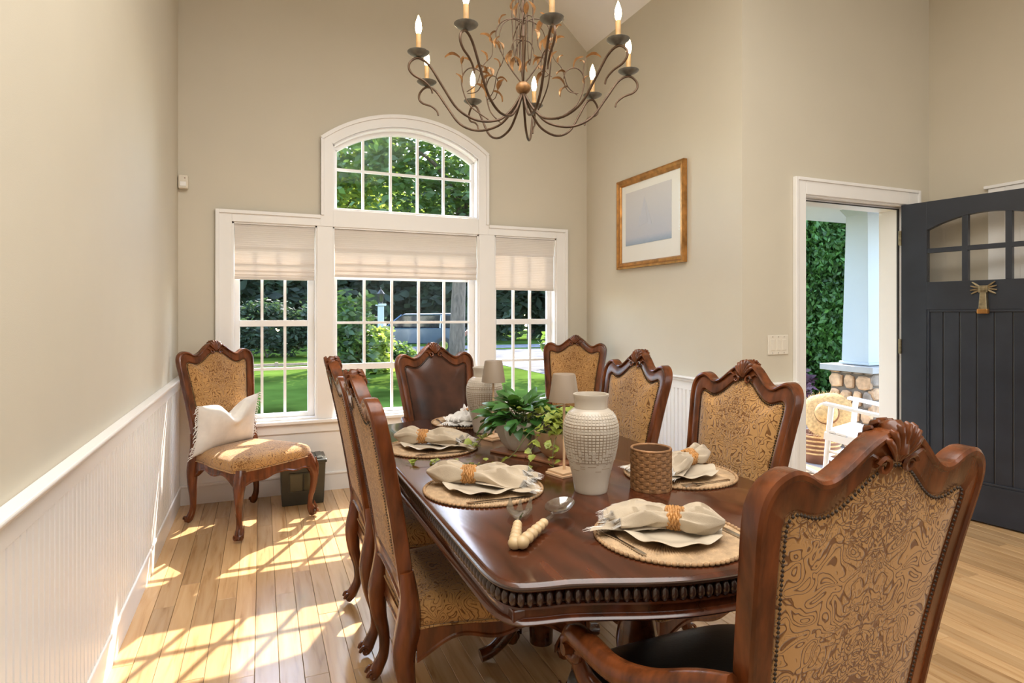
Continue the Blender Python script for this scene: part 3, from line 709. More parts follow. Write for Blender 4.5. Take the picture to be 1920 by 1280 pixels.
def make_chair(label, cat='chair', front='fabric', rear='fabric', seat='fabric', arms=False, name='dining_chair'):
    t = empty(name, (0, 0, 0), 0, label, cat)
    chair_back(t, M[front], M[rear]); chair_seat(t, M[seat]); chair_legs(t)
    if arms:
        for s in (-1, 1):
            pts = cr([(s*.245, ysp(.70)+.005, .700), (s*.262, .06, .675), (s*.292, .15, .630), (s*.312, .24, .606), (s*.322, .32, .612), (s*.326, .372, .611), (s*.326, .402, .590), (s*.326, .394, .563), (s*.326, .372, .563), (s*.326, .366, .578)], 5)
            mb = MB(); mb.tube(pts, [.017, .019, .022, .026, .028, .026, .022, .017, .013, .010], 8, sq=1.0)
            a = mb.build('arm', 'wood', t, True, 50)
            mb = MB(); mb.tube([(s*.326-.028, .383, .582), (s*.326+.028, .383, .582)], .013, 10); mb.build('arm_boss', 'wood', a, True, 50)
            mb = MB(); mb.tube(cr([(s*.322, .360, .590), (s*.318, .378, .56), (s*.308, .365, .52), (s*.290, .33, .49), (s*.276, .29, .43), (s*.262, .285, .36)], 5), [.014, .017, .020, .022, .024, .024], 8, up=(1, 0, 0)); mb.build('arm_support', 'wood', t, True, 50)
    return t
def put(o, x, y, fx, fy):
    o.location = (x, y, 0); o.rotation_euler = (0, 0, atan2(-fx, fy))
g = 'carved wooden dining chairs in gold paisley fabric'
c1 = make_chair('carved chair in the corner by the windows, white pillow on its seat'); tag(c1, group=g); put(c1, -.234, 4.366, .6, -.8)
for (lab, x, y, fx, fy) in (
        ('carved paisley chair on the table side nearer the windows, seen from behind on the left', .365, 2.56, 1, 0),
        ('nearest left-side carved paisley chair, back edge-on, seat under the table', .365, 1.93, 1, 0),
        ('carved paisley chair with glinting frame on the far right side of the table', 1.62, 2.49, -1, 0),
        ('carved paisley chair on the right side of the table in front of the doorway', 1.60, 1.76, -1, 0),
        ('carved paisley chair standing alone in the far right corner below the picture wall', 2.33, 4.33, -.68, -.73)):
    c = copy_tree(c1); c['label'] = lab; put(c, x, y, fx, fy)
ca = make_chair('carved armchair with brown leather back at the window end of the table', 'armchair', 'leather', 'fabric', 'leather_black', True, 'dining_armchair')
tag(ca, group='carved armchairs at the table ends'); put(ca, .99, 3.49, .2588, -.966)
cb_ = make_chair('large near armchair with paisley back and black leather seat, cut by the frame', 'armchair', 'leather_black', 'fabric', 'leather_black', True, 'dining_armchair')
tag(cb_, group='carved armchairs at the table ends'); put(cb_, .95, .77, 0, 1)
# ================================================================== TABLE
TX, TY, TZ = .96, 2.03, .76
tq = [(.524, 0), (.524, .40), (.524, .74), (.523, .83), (.514, .884), (.488, .921), (.44, .937), (.38, .948), (.31, .972), (.23, 1.002), (.15, 1.025), (.07, 1.037), (0, 1.04)]
TQ = tq+[(-a, b) for a, b in tq[-2::-1]]+[(-a, -b) for a, b in tq[1:]]+[(a, -b) for a, b in tq[-2:0:-1]]
TO = [np.array(p[:2]) for p in cr(TQ, 5, True)]
def normals(P):
    n = len(P); out = []
    for i in range(n):
        d = P[(i+1) % n]-P[i-1]; d = d/np.linalg.norm(d); out.append(np.array([d[1], -d[0]]))
    return out
TN = normals(TO)
def tring(off, z): return [(float(p[0]+q[0]*off), float(p[1]+q[1]*off), z) for p, q in zip(TO, TN)]
table = empty('dining_table', (TX, TY, 0), 0, 'long dark reddish wood dining table with beaded edge set for a meal', 'table')
mb = MB(); mb.loops([tring(-.03, .742), tring(-.004, .742), tring(.0, .745), tring(.002, .750), tring(-.003, .754), tring(-.006, .7575), tring(-.012, .760)], cap0=True, cap1=True)
# shallow dark line round the top
top = mb.build('tabletop', 'twood', table, True, 50)
mb = MB(); mb.loops([tring(-.004, .7465), tring(.0035, .7475), tring(.0045, .750), tring(.0035, .7525), tring(-.006, .7535)], wrap=False); mb.build('edge_moulding', 'bead', top, True, 60)
mb = MB(); mb.loops([tring(-.024, .742), tring(-.018, .712), tring(-.008, .710), tring(-.007, .706), tring(-.014, .703), tring(-.014, .687), tring(-.004, .684), tring(.0, .679), tring(-.005, .674), tring(-.03, .673), tring(-.03, .71)], wrap=True)
mb.build('apron', 'twood', table, True, 35)
# beads
me = MB().ball((0, 0, 0), 1, 8, 5, (.0094, .0125, .0172)).mesh('bead', 'bead', True, 80)
per = [0]
for i in range(len(TO)): per.append(per[-1]+float(np.linalg.norm(TO[(i+1) % len(TO)]-TO[i])))
NBD = min(298, int(per[-1]/.0199))
PX = np.array([p[0] for p in TO]+[TO[0][0]]); PY = np.array([p[1] for p in TO]+[TO[0][1]])
for k in range(NBD):
    s = per[-1]*k/NBD; xx = np.interp(s, per, PX); yy = np.interp(s, per, PY)
    x2 = np.interp((s+.004) % per[-1], per, PX); y2 = np.interp((s+.004) % per[-1], per, PY)
    a = atan2(y2-yy, x2-xx); nx, ny = sin(a), -cos(a)
    link('bead', me, table, loc=(float(xx-nx*.010), float(yy-ny*.010), .7270), rot=(0, 0, a))
for sx in (-1, 1):
    for sy in (-1, 1):
        B(sx*.475-.02, sx*.475+.02, sy*.895-.02, sy*.895+.02, .676, .706).build('corner_block', 'twood', table, False, bevel=.004)
for (px_, py_) in ((.0, -.62), (.045, .095)):
    mb = MB(); mb.lathe([(.062, .690), (.064, .64), (.054, .60), (.040, .565), (.038, .53), (.050, .46), (.058, .40), (.054, .34), (.042, .30), (.040, .27), (.055, .24), (.058, .19), (.050, .15), (.045, .03), (.001, .03)], 20, (px_, py_, 0))
    pd = mb.build('pedestal', 'twood', table, True, 50)
    for k in (-1, 1):
        pts = cr([(px_+k*.03, py_, .20), (px_+k*.08, py_, .17), (px_+k*.14, py_, .09), (px_+k*.20, py_, .04), (px_+k*.25, py_, .026)], 4)
        MB().tube(pts, [.030, .030, .027, .024, .024], 8).build('pedestal_foot', 'twood', pd, True, 50)
for (px_, py_) in ((-.36, .895), (.37, .845)):
    MB().lathe([(.036, .690), (.036, .60), (.026, .58), (.034, .50), (.026, .20), (.018, .08), (.026, .05), (.02, .0), (.001, 0)], 14, (px_, py_, 0)).build('turned_leg', 'twood', table, True, 50)
B(-.36, .36, -.72, .72, .685, .735).build('under_frame', 'twood', table, False)
# ================================================================== CHANDELIER
CX, CYY, CZ = .961, 2.200, 2.199
ch = empty('chandelier', (CX, CYY, CZ), 0, 'bronze wrought iron chandelier with nine lit candle bulbs and gilt leaves', 'chandelier')
MB().ball((0, 0, 0), .030, 18, 10, (1, 1, .84)).build('hub_ball', 'gold', ch, True, 80)
mb = MB(); mb.lathe([(.0055, .02), (.0055, .20), (.008, .205), (.0055, .21), (.0055, 2.2)], 8); mb.build('stem', 'metal_iron', ch, True)
mb = MB(); mb.lathe([(.001, -.045), (.010, -.035), (.014, -.024), (.008, -.02)], 10); mb.build('hub_finial', 'metal_iron', ch, True)
AP = [(.006, -.022), (.022, -.050), (.055, -.098), (.105, -.140), (.19, -.152), (.270, -.118), (.330, -.040), (.380, .030), (.422, .052), (.452, .034), (.458, .008), (.440, -.014), (.402, -.030), (.376, -.052), (.369, -.072)]
arm_pts = [(float(p[0]), 0, float(p[1])) for p in cr(AP, 5)]
arm_me = MB().tube(arm_pts, [.0050, .0050, .0048, .0045, .0035], 7, up=(0, 1, 0)).mesh('arm', 'metal_iron', True, 80)
bob_me = MB().lathe([(.004, 0), (.012, .002), (.030, .009), (.041, .017), (.0415, .0185), (.030, .012), (.012, .008), (.002, .008)], 20).mesh('bobeche', 'bobeche', True, 60)
cup_me = MB().lathe([(.009, .006), (.013, .010), (.013, .022), (.011, .024), (.001, .024)], 12).mesh('cup', 'gold', True, 50)
can_me = MB().lathe([(.0095, .022), (.0095, .082), (.0085, .085), (.001, .085)], 12).mesh('candle_sleeve', 'candle', True, 50)
bulb_me = MB().lathe([(.006, .083), (.010, .095), (.0125, .108), (.011, .125), (.006, .142), (.002, .152), (.0005, .155)], 12).mesh('bulb', 'bulb', True, 80)
base_a = atan2(-CYY, -CX)
for k in range(9):
    th = base_a+radians(20-7+40*k)
    a = link('arm', arm_me, ch, rot=(0, 0, th))
    bo = link('bobeche', bob_me, ch, loc=(.422*cos(th), .422*sin(th), .056))
    link('cup', cup_me, bo); link('candle_sleeve', can_me, bo); link('bulb', bulb_me, bo)
mb = MB()
n_ = 6; lf = []
for i in range(n_+1):
    t = i/n_; w = .0105*sin(pi*min(.999, t**.8+.02))**.9; bend = .014*sin(t*2.8)-.006*t
    lf.append([(t*.052, -w, bend+.003), (t*.052, 0, bend-.001), (t*.052, w, bend+.003), (t*.052, 0, bend-.003)])
mb.loops(lf, cap0=True, cap1=True); leaf_me = mb.mesh('gilt_leaf', 'gold', True, 60)
def vine(ctrl, az_, leaves, r=.0028):
    ctrl = [(p[0]*cos(az_)-(p[2] if len(p) > 2 else 0)*sin(az_), p[0]*sin(az_)+(p[2] if len(p) > 2 else 0)*cos(az_), p[1]) for p in ctrl]
    P = cr(ctrl, 7); v = MB().tube(P, [r, r, r*.8, r*.6], 6).build('vine_stem', 'metal_iron', ch, True, 80)
    for (t, yaw_, pit, sc) in leaves:
        q = P[min(len(P)-1, int(t*(len(P)-1)))]
        l_ = link('gilt_leaf', leaf_me, v, loc=tuple(q), rot=(0, -radians(pit), az_+radians(yaw_))); l_.scale = (sc, sc, sc)
e0 = -0.3935                                   # azimuth of screen-right
for i, az_ in enumerate((e0, e0+pi, e0+radians(95), e0-radians(85))):
    vine([(.010, .024), (.055, .085), (.095, .16), (.108, .22), (.085, .262), (.045, .275), (.012, .262), (.004, .25)], az_, [(.28, 20, 40, .9), (.55, 200, 60, 1.0), (.45, 10, -60, 1.0)] if i < 2 else [(.5, 0, 30, 1)])
    vine([(.006, .27), (.045, .268), (.085, .24), (.10, .19)], az_+.35, [(1, 10, -70, 1.0)], .0024)
for i, (az_, m_) in enumerate(((e0+.12, 1), (e0+pi-.12, 1), (e0+radians(140), .8), (e0-radians(60), .8))):
    vine([(.14*m_, -.12), (.215*m_, -.06), (.245*m_, .01), (.245*m_, .06), (.215*m_, .09), (.175*m_, .075), (.165*m_, .035), (.185*m_, -.005), (.225*m_, -.012)], az_, [(.30, 30, 60, .9), (.55, -10, 50, 1.15), (.80, 160, 30, 1.1), (.66, 200, -20, .9)])
    vine([(.245*m_, .05), (.248*m_, .10), (.256*m_, .135)], az_, [(1, 0, 5, 1.2), (.6, 120, 40, .7)], .002)
    vine([(.225*m_, -.012), (.185*m_, .02), (.160*m_, .09), (.125*m_, .13), (.122*m_, .18)], az_+.08, [(.25, 200, -50, 1.2), (.62, 20, 60, .9), (1, 0, 40, 1.2)], .002)
for az_ in (e0+pi+.3, e0+pi-.9, e0+.5):
    vine([(.042, .46), (.046, .30), (.040, .16), (.030, .098), (.022, .16), (.020, .30), (.012, .36)], az_, [(.18, 180, 70, 1.1), (.42, 180, -70, 1.1)], .0022)
    vine([(.006, .19), (.030, .188), (.046, .165), (.050, .13)], az_, [(.9, 0, -75, 1.1)], .002)
for k in range(3):
    vine([(.004, .30), (.030, .40), (.022, .50), (.05, .60)], k*2.1+.4, [(.5, 0, 60, 1.0)], .0024)
MB().lathe([(.07, 2.18), (.068, 2.21), (.03, 2.23), (.001, 2.23)], 16).build('canopy_plate', 'metal_iron', ch, True)
# ================================================================== TABLE SETTINGS
mat_me = None
def placemat_mesh():
    mb = MB(); n = 240; L = []
    for (r, z) in ((.006, .004), (.03, .0045), (.06, .005), (.09, .005), (.12, .005), (.15, .005), (.172, .005), (.180, .003), (.178, .0)):
        L.append([((r)*cos(2*pi*k/n+.25*r/.18), r*sin(2*pi*k/n+.25*r/.18), z+(.0019 if k % 2 else -.0012)*min(1, r/.05) if z > .003 else z) for k in range(n)])
    mb.loops(L, cap0=False); mb.f.append(tuple(range(n))); mb.f.append(tuple(reversed(range((len(L)-1)*n, len(L)*n))))
    return mb.mesh('woven_disc', 'matting', True, 80)
def mat_edge_mesh():
    mb = MB(); n = 84
    for k in range(n):
        a = 2*pi*k/n; b = MB().ball((0, 0, 0), 1, 6, 4, (.0055, .0072, .0048))
        mb.add([(.181*cos(a)+x*cos(a)-y*sin(a), .181*sin(a)+x*sin(a)+y*cos(a), .0052+z) for x, y, z in b.v], b.f)
    return mb.mesh('beaded_edge', 'matting_edge', True, 80)
def plate_mesh():
    mb = MB(); n = 108; L = []
    for (r, z, w) in ((.004, .006, 0), (.055, .006, 0), (.072, .0065, 0), (.078, .010, .1), (.100, .016, .5), (.120, .019, 1), (.1225, .0185, 1), (.120, .0165, 1), (.098, .012, .5), (.074, .004, .1), (.060, .001, 0)):
        R = []
        for k in range(n):
            a = 2*pi*k/n; s = sin(9*a)
            R.append(((r+.004*w*s)*cos(a), (r+.004*w*s)*sin(a), z+.0055*w*s))
        L.append(R)
    mb.loops(L); mb.f.append(tuple(range(n))); mb.f.append(tuple(reversed(range((len(L)-1)*n, len(L)*n))))
    return mb.mesh('ruffled_plate', 'plate', True, 60)
def fork_mesh():
    mb = MB(); prof = [(0, .0045), (.02, .005), (.06, .0035), (.10, .0028), (.125, .006), (.135, .011), (.145, .0125)]
    mb.loops([[(x, -w, .003+.004*(x > .12)*(x-.12)/.03), (x, w, .003+.004*(x > .12)*(x-.12)/.03), (x, w, .0055+.004*(x > .12)*(x-.12)/.03), (x, -w, .0055+.004*(x > .12)*(x-.12)/.03)] for x, w in prof], cap0=True, cap1=True)
    for k in range(4):
        y = -.0105+k*.007; mb.box(.144, .19, y-.0016, y+.0016, .0058, .0078)
    return mb.mesh('fork', 'steel', True, 40)
def knife_mesh():
    mb = MB(); prof = [(0, .006), (.03, .0068), (.085, .0055), (.09, .005), (.092, .008), (.14, .0092), (.19, .008), (.21, .002)]
    mb.loops([[(x, -w*.8, .003), (x, w, .003), (x, w, .0058 if x < .09 else .0045), (x, -w*.8, .0062 if x < .09 else .0048)] for x, w in prof], cap0=True, cap1=True)
    return mb.mesh('knife', 'steel', True, 40)
def ring_mesh():
    mb = MB()
    for k in range(9):
        y0 = -.020+.005*k; pts = []
        for i in range(41):
            a = 2*pi*i/40; r = .0275+.0024*sin(9*a+k*pi)-.0004*abs(k-4)
            pts.append((y0+.0018*sin(5*a+k), r*cos(a), r*.92*sin(a)))
        mb.tube(pts, .0035, 6, caps=False)
    return mb.mesh('woven_band', 'ring', True, 80)
def napkin_mesh(seed, fan=.160, tail=.115, fw=.080, m='linen'):
    rnd = random.Random(seed); mb = MB(); nu, nv = 40, 56
    ph = [rnd.uniform(0, 6.28) for _ in range(8)]
    L = []
    for i in range(nu+1):
        u = -tail+(fan+tail)*i/nu
        if u < 0:
            t = min(1, -u/tail); w = .019+.026*sin(pi*min(1, t*.98)**.9)*(1-.35*t); h = .018+.010*sin(pi*t)-.013*t**3; zc = .027+.004*t; w = max(.004, w-.012*t**4)
            pl_, k_ = .62*sin(pi*min(1, t*.9)), 4
        else:
            t = u/fan; w = .019+(fw-.019)*t**.75; h = .018-.004*t+.006*sin(pi*t); zc = .027-.008*t
            pl_, k_ = .95*min(1, t*2.2), 6
        tw = .5*sin(ph[6])*t; R_ = []
        for j in range(nv):
            a = 2*pi*j/nv; cu = cos(a); y_ = w*(abs(cu)**.8*(1 if cu > 0 else -1)); q = y_/max(w, 1e-5)
            fold = pl_*(.6*sin(k_*pi*q+ph[0]+5*u*6)+.4*sin((2*k_+1)*q+ph[1]-18*u))
            z_ = zc+h*sin(a)*(1+.15*sin(7*a+ph[2]))+h*fold*.9
            x_ = u+(.018*t*sin(4*q+ph[3])-.018*t*q*q if u > 0 else 0)
            y_ += .010*t*sin(25*u+ph[4])+.012*sin(ph[5])*t
            R_.append((x_, y_+q*0, max(.0015, z_)))
        L.append(R_)
    mb.loops(L, cap0=True, cap1=True)
    # loose corner of cloth spread flat beneath the gathers
    G = []
    for i in range(15):
        t = i/14; u = .012+(fan+.012)*t; w = .016+(fw+.022)*t**.8
        G.append([(u+.012*t*sin(5*v/10+ph[7]), w*(v/10)+.010*t*sin(ph[1]), max(.0012, .007-.005*t+.009*t*(.5+.5*sin(1.1*v+ph[2]+9*t))+.010*sin(pi*t)*(1-abs(v/10)))) for v in range(-10, 11)])
    b1 = len(mb.v); mb.loops(G, closed=False)
    me = mb.mesh('napkin_cloth', m, True, 120)
    fr = MB(); E_ = [np.array(p) for p in G[-1]]+[np.array(p) for p in L[-1][:nv//2]]
    for q_, nx in zip(E_[:-1], E_[1:]):
        if np.linalg.norm(nx-q_) > .02: continue
        for k in range(4):
            q = q_+(nx-q_)*k/4; e = q+np.array([.017+rnd.uniform(-.006, .006), rnd.uniform(-.006, .006), 0]); e[2] = max(.001, q[2]*.7-.003)
            fr.add([q+[0, -.001, 0], q+[0, .001, 0], e+[0, .0007, 0], e+[0, -.0007, 0]], [(0, 1, 2, 3)])
    return me, fr.mesh('fringe', 'linen_white', False)
mat_me, medge, plate_me, fork_me, knife_me, ring_me = placemat_mesh(), mat_edge_mesh(), plate_mesh(), fork_mesh(), knife_mesh(), ring_mesh()
def setting(n, x, y, face, where, nap_shift=(0, 0), nap_rot=0, m='linen', sc=1.0, plate_off=(0, 0), fan=.150, tail=.115, cut=True):
    """face = angle from the table edge (diner) to the middle of the table"""
    t = empty('placemat', (x, y, TZ), face, 'round woven placemat '+where, 'placemat', 'round woven placemats'); t.scale = (sc, sc, 1)
    link('woven_disc', mat_me, t); o = link('beaded_edge', medge, t); o['kind'] = 'stuff'
    dx, dy = cos(face), sin(face)
    def W(a, b): return (x+a*dx-b*dy, y+a*dy+b*dx)
    p = W(*plate_off); pl = link('ruffled_plate', plate_me, loc=(p[0], p[1], TZ+.0058), rot=(0, 0, face)); tag(pl, 'cream ruffled plate under the napkin '+where, 'plate', 'ruffled cream plates')
    me, fr = napkin_mesh(n*13+5, m=m, fan=fan, tail=tail)
    q = W(*nap_shift); nk = empty('napkin', (q[0], q[1], TZ+.0165), face+nap_rot, ('white' if m == 'linen_white' else 'beige')+' fringed napkin '+where, 'napkin', 'fringed linen napkins')
    link('napkin_cloth', me, nk); f2 = link('fringe', fr, nk); f2['kind'] = 'stuff'
    rg = link('woven_band', ring_me, loc=(q[0], q[1], TZ+.0165+.0265), rot=(0, 0, face+nap_rot)); rg.name = 'napkin_ring'; tag(rg, 'woven rattan napkin ring '+where, 'napkin ring', 'rattan napkin rings')
    if cut:
        q = W(-.09, .135); fk = link('fork', fork_me, loc=(q[0], q[1], TZ+.0045), rot=(0, 0, face+.05)); tag(fk, 'steel fork on the placemat '+where, 'fork', 'steel forks')
        q = W(-.10, -.138); kf = link('knife', knife_me, loc=(q[0], q[1], TZ+.0045), rot=(0, 0, face-.04)); tag(kf, 'steel knife on the placemat '+where, 'knife', 'steel knives')
setting(1, .918, 1.208, radians(90), 'in front of the near armchair', (.0, -.015), radians(46))
setting(2, .632, 1.752, 0, 'on the left side beside the salad servers', (-.035, .034), radians(-28), tail=.135, fan=.175)
setting(3, .636, 2.375, 0, 'on the left side nearer the windows', (-.03, .035), radians(-24), fan=.170)
setting(4, 1.300, 1.660, pi, 'on the right side behind the woven cup', (-.075, -.045), radians(15), fan=.185, tail=.105)
setting(5, 1.300, 2.390, pi, 'on the far right side behind the near vase', (-.06, 0), radians(14), 'linen_white')
setting(6, .955, 2.865, -pi/2, 'at the window end before the leather armchair', (0, 0), radians(-24), 'linen_white')
# woven cup
t = empty('woven_cup', (1.117, 1.565, TZ), .3, 'small brown wicker basket cup standing beside the near vase', 'basket', 'woven things')
del t['group']
MB().lathe([(.056, .0), (.058, .002), (.0595, .122), (.055, .122), (.053, .006), (.001, .006)], 40).build('liner', 'wickerdark', t, True, 40)
nr, nc = 11, 22
sb = MB(); hx = .0615*2*pi/nc*.93
L = []
for i in range(7):
    u = -1+2*i/6; a = u*hx/.0615*1.1; r = .0592+.0040*(1-u*u)
    L.append([(r*sin(a), -r*cos(a), -.0056), (r*sin(a)*1.012, -r*cos(a)*1.012, 0), (r*sin(a), -r*cos(a), .0056), (.058*sin(a), -.058*cos(a), 0)])
sb.loops(L, cap0=True, cap1=True); strip_me = sb.mesh('wicker_strip', 'wicker', True, 60)
for i in range(nr):
    for k in range(nc//2):
        link('wicker_strip', strip_me, t, loc=(0, 0, .0062+i*.0109), rot=(0, 0, 2*pi*(2*k+(i % 2))/nc))
mb = MB()
for k in range(nc):
    a = 2*pi*(k)/nc; mb.box(.0592*cos(a)-.003, .0592*cos(a)+.003, .0592*sin(a)-.003, .0592*sin(a)+.003, .001, .122)
mb.build('stakes', 'wicker', t, True)
pts = [(.0598*cos(2*pi*i/48), .0598*sin(2*pi*i/48), .124) for i in range(49)]
MB().tube(pts, .0042, 8, caps=False).build('rim', 'wicker', t, True, 80)
# vases
VP = [(.046, 0), (.050, .004), (.057, .045), (.068, .09), (.0775, .135), (.0825, .175), (.0815, .205), (.073, .232), (.060, .248), (.050, .254)]
def vr(z): return float(np.interp(z, [p[1] for p in VP], [p[0] for p in VP]))
def make_vase(label):
    t = empty('ceramic_vase', (0, 0, 0), 0, label, 'vase', 'textured cream vases')
    prof = [(float(p[0]), float(p[1])) for p in cr(VP, 4)]+[(.0495, .262), (.051, .283), (.0545, .292), (.0545, .297), (.049, .297), (.046, .285), (.045, .25), (.05, .23), (.001, .225)]
    MB().lathe(prof, 48).build('body', 'ceramic', t, True, 45)
    rows = [.100+.0086*i for i in range(17)]
    MB().lathe([(vr(z)+.0007, z) for z in np.linspace(.099, .245, 16)], 48).build('groove_band', 'ceramic_dark', t, True)
    mb = MB(); rnd = random.Random(3)
    for i, z in enumerate(rows):
        z1 = z+.0062; n = 46; r0, r1 = vr(z), vr(z1); off = (i % 2)*.0
        for k in range(n):
            a0 = 2*pi*(k+off)/n; g_ = 2*pi/n*.80
            if i < 4 and rnd.random() < .5: g_ = 2*pi/n*1.02; zz1 = z1+.0025
            else: zz1 = z1
            V = []
            for (a, z_, d) in ((a0, z, .0008), (a0+g_, z, .0008), (a0+g_, zz1, .0008), (a0, zz1, .0008), (a0+g_*.12, z+.0007, .0028), (a0+g_*.88, z+.0007, .0028), (a0+g_*.88, zz1-.0007, .0028), (a0+g_*.12, zz1-.0007, .0028)):
                r = vr(z_)+d; V.append((r*cos(a), r*sin(a), z_))
            mb.add(V, [(4, 5, 6, 7), (0, 1, 5, 4), (1, 2, 6, 5), (2, 3, 7, 6), (3, 0, 4, 7)])
    o = mb.build('raised_pads', 'ceramic', t, False); o['kind'] = 'stuff'
    mb = MB()
    for i in range(90):
        z = rnd.choice([.100, .094, .087, .080, .073, .068]); a0 = rnd.uniform(0, 6.28); ln = rnd.uniform(.08, .28)
        if rnd.random() < (z-.06)/.05+.15:
            for q in range(5):
                a1, a2 = a0+ln*q/5, a0+ln*(q+1)/5; r1 = vr(z)+.0006
                mb.add([(r1*cos(a1), r1*sin(a1), z), (r1*cos(a2), r1*sin(a2), z), (r1*cos(a2), r1*sin(a2), z+.0015), (r1*cos(a1), r1*sin(a1), z+.0015)], [(0, 1, 2, 3)])
    o = mb.build('scratched_lines', 'ceramic_dark', t, False); o['kind'] = 'stuff'
    return t
v1 = make_vase('cream textured ceramic vase standing nearest on the table'); v1.location = (.931, 1.613, TZ)
v2 = copy_tree(v1); v2.location = (.948, 2.615, TZ); v2.rotation_euler = (0, 0, 1.1); v2['label'] = 'cream textured ceramic vase farther back in front of the leather armchair'
# table lamps
def make_lamp(label):
    t = empty('table_lamp', (0, 0, 0), 0, label, 'lamp', 'small cordless table lamps')
    b_ = B(-.045, .045, -.045, .045, 0, .008).build('base', 'lampbase', t, False, bevel=.0015); B(-.040, .040, -.040, .040, .0075, .016).build('base_step', 'lampbase', b_, False, bevel=.0015)
    MB().lathe([(.0045, .015), (.0045, .33)], 10).build('rod', 'lampbase', t, True)
    MB().lathe([(.052, .246), (.0385, .335), (.036, .339), (.001, .340)], 36).build('shade', 'lampmetal', t, True, 40)
    MB().lathe([(.001, .252), (.048, .252), (.0505, .249)], 30).build('diffuser', 'diffuser', t, True)
    return t
l1 = make_lamp('small taupe table lamp standing between the near vase and the ivy'); l1.location = (.944, 1.815, TZ); l1.rotation_euler = (0, 0, .25)
l2 = copy_tree(l1); l2.location = (.930, 2.45, TZ); l2.rotation_euler = (0, 0, .35); l2['label'] = 'small taupe table lamp farther back, beside the far vase'
# bowls, trivets, planting
def trivet(x, y, a, lab):
    t = B(-.085, .085, -.085, .085, 0, .010).build('wooden_trivet', 'board', None, False, bevel=.003); t.location = (x, y, TZ); t.rotation_euler = (0, 0, a); tag(t, lab, 'trivet')
trivet(.94, 2.18, .5, 'square wooden trivet under the white fluted bowl'); trivet(1.022, 2.012, .35, 'square wooden trivet under the terracotta bowl')
fb_ = MB(); fb_.lathe([(.045, 0), (.055, .006), (.080, .035), (.099, .075), (.104, .105), (.100, .118), (.094, .112), (.092, .08), (.06, .05), (.001, .05)], 96, mod=lambda a, z: 1-.085*abs(sin(6*a))**.7*min(1, z/.03+.2))
o = fb_.build('fluted_bowl', 'fluted', None, True, 50); o.location = (.94, 2.18, TZ+.010); tag(o, 'white fluted ceramic bowl holding the dark green plant', 'bowl')
o = MB().lathe([(.042, 0), (.05, .004), (.074, .03), (.088, .066), (.092, .098), (.087, .100), (.082, .066), (.06, .03), (.001, .028)], 40).build('terracotta_bowl', 'terra', None, True, 45); o.location = (1.022, 2.012, TZ+.010); tag(o, 'smooth terracotta bowl holding the yellow green ivy', 'bowl')
def leafmesh(L_, w, lobed, m, name):
    mb = MB(); n = 7; left = []; mid = []; right = []
    for i in range(n+1):
        t = i/n; ww = w*(sin(pi*t**.75)**.8 if not lobed else (abs(sin(pi*t**.8))*(1+.35*cos(6*pi*t)))*1.0)+.0003
        z = -.28*L_*t*t; left.append((t*L_, -ww, z+.22*ww)); mid.append((t*L_, 0, z)); right.append((t*L_, ww, z+.22*ww))
    mb.loops([left, mid, right], closed=False); return mb.mesh(name, m, True, 60)
big = [leafmesh(.072, .021, False, 'leaf', 'leaf'), leafmesh(.060, .019, False, 'leaf', 'leaf'), leafmesh(.082, .024, False, 'leaf', 'leaf')]
ivl = [leafmesh(.030, .013, True, 'ivy', 'ivy_leaf'), leafmesh(.024, .011, True, 'ivy', 'ivy_leaf')]
rnd = random.Random(21)
pt = empty('leafy_plant', (.945, 2.165, TZ+.11), 0, 'bushy dark green plant with pointed glossy leaves in the white bowl', 'plant')
for k in range(190):
    a = rnd.uniform(0, 2*pi); el = rnd.uniform(-.15, 1.4); r = rnd.uniform(.05, .125)
    d = np.array([cos(a)*cos(el)*1.35, sin(a)*cos(el)*1.1, sin(el)*.70])
    p = d*r; p[2] += .008
    l_ = link('leaf', rnd.choice(big), pt, loc=tuple(p), rot=(rnd.uniform(-.5, .5), -(el*.75-.25)+rnd.uniform(-.35, .35), a+rnd.uniform(-.6, .6))); s = rnd.uniform(.75, 1.2); l_.scale = (s, s, s)
for k in range(14):
    a = rnd.uniform(0, 2*pi); e = np.array([cos(a)*.10, sin(a)*.09, rnd.uniform(.02, .11)])
    MB().tube(cr([(0, 0, -.04), tuple(e*.5+[0, 0, .03]), tuple(e)], 4), [.003, .002, .0012], 5).build('stem', 'stem', pt, True)
iv = empty('trailing_ivy', (1.022, 2.012, TZ+.09), 0, 'yellow green ivy spilling from the terracotta bowl across the table', 'plant')
def ivy_run(ctrl, nl, spread=.02):
    P = cr(ctrl, 8); MB().tube(P, [.0018, .0015, .001], 5).build('stem', 'stem', iv, True)
    for k in range(nl):
        q = np.array(P[int(rnd.uniform(.08, 1)*(len(P)-1))])+[rnd.uniform(-spread, spread), rnd.uniform(-spread, spread), rnd.uniform(-.004, spread)]
        q[2] = max(q[2], -.085)
        l_ = link('ivy_leaf', rnd.choice(ivl), iv, loc=tuple(q), rot=(rnd.uniform(-.7, .7), rnd.uniform(-.7, .6), rnd.uniform(0, 6.28))); s = rnd.uniform(.8, 1.35); l_.scale = (s, s, s)
for k in range(20):
    a = rnd.uniform(2.4, 6.1); R = rnd.uniform(.06, .15)
    ivy_run([(0, 0, -.01), (cos(a)*R*.5, sin(a)*R*.5, rnd.uniform(.05, .09)), (cos(a)*R, sin(a)*R, rnd.uniform(-.03, .05))], 7, .022)
ivy_run([(-.02, -.03, .02), (-.09, -.06, .035), (-.15, -.09, -.02), (-.18, -.13, -.083), (-.20, -.17, -.086)], 16, .018)
ivy_run([(-.02, -.02, .02), (-.12, -.03, .03), (-.19, -.02, -.05), (-.26, .0, -.086), (-.34, .06, -.087), (-.43, .10, -.080), (-.50, .12, -.074), (-.545, .13, -.087)], 18, .014)
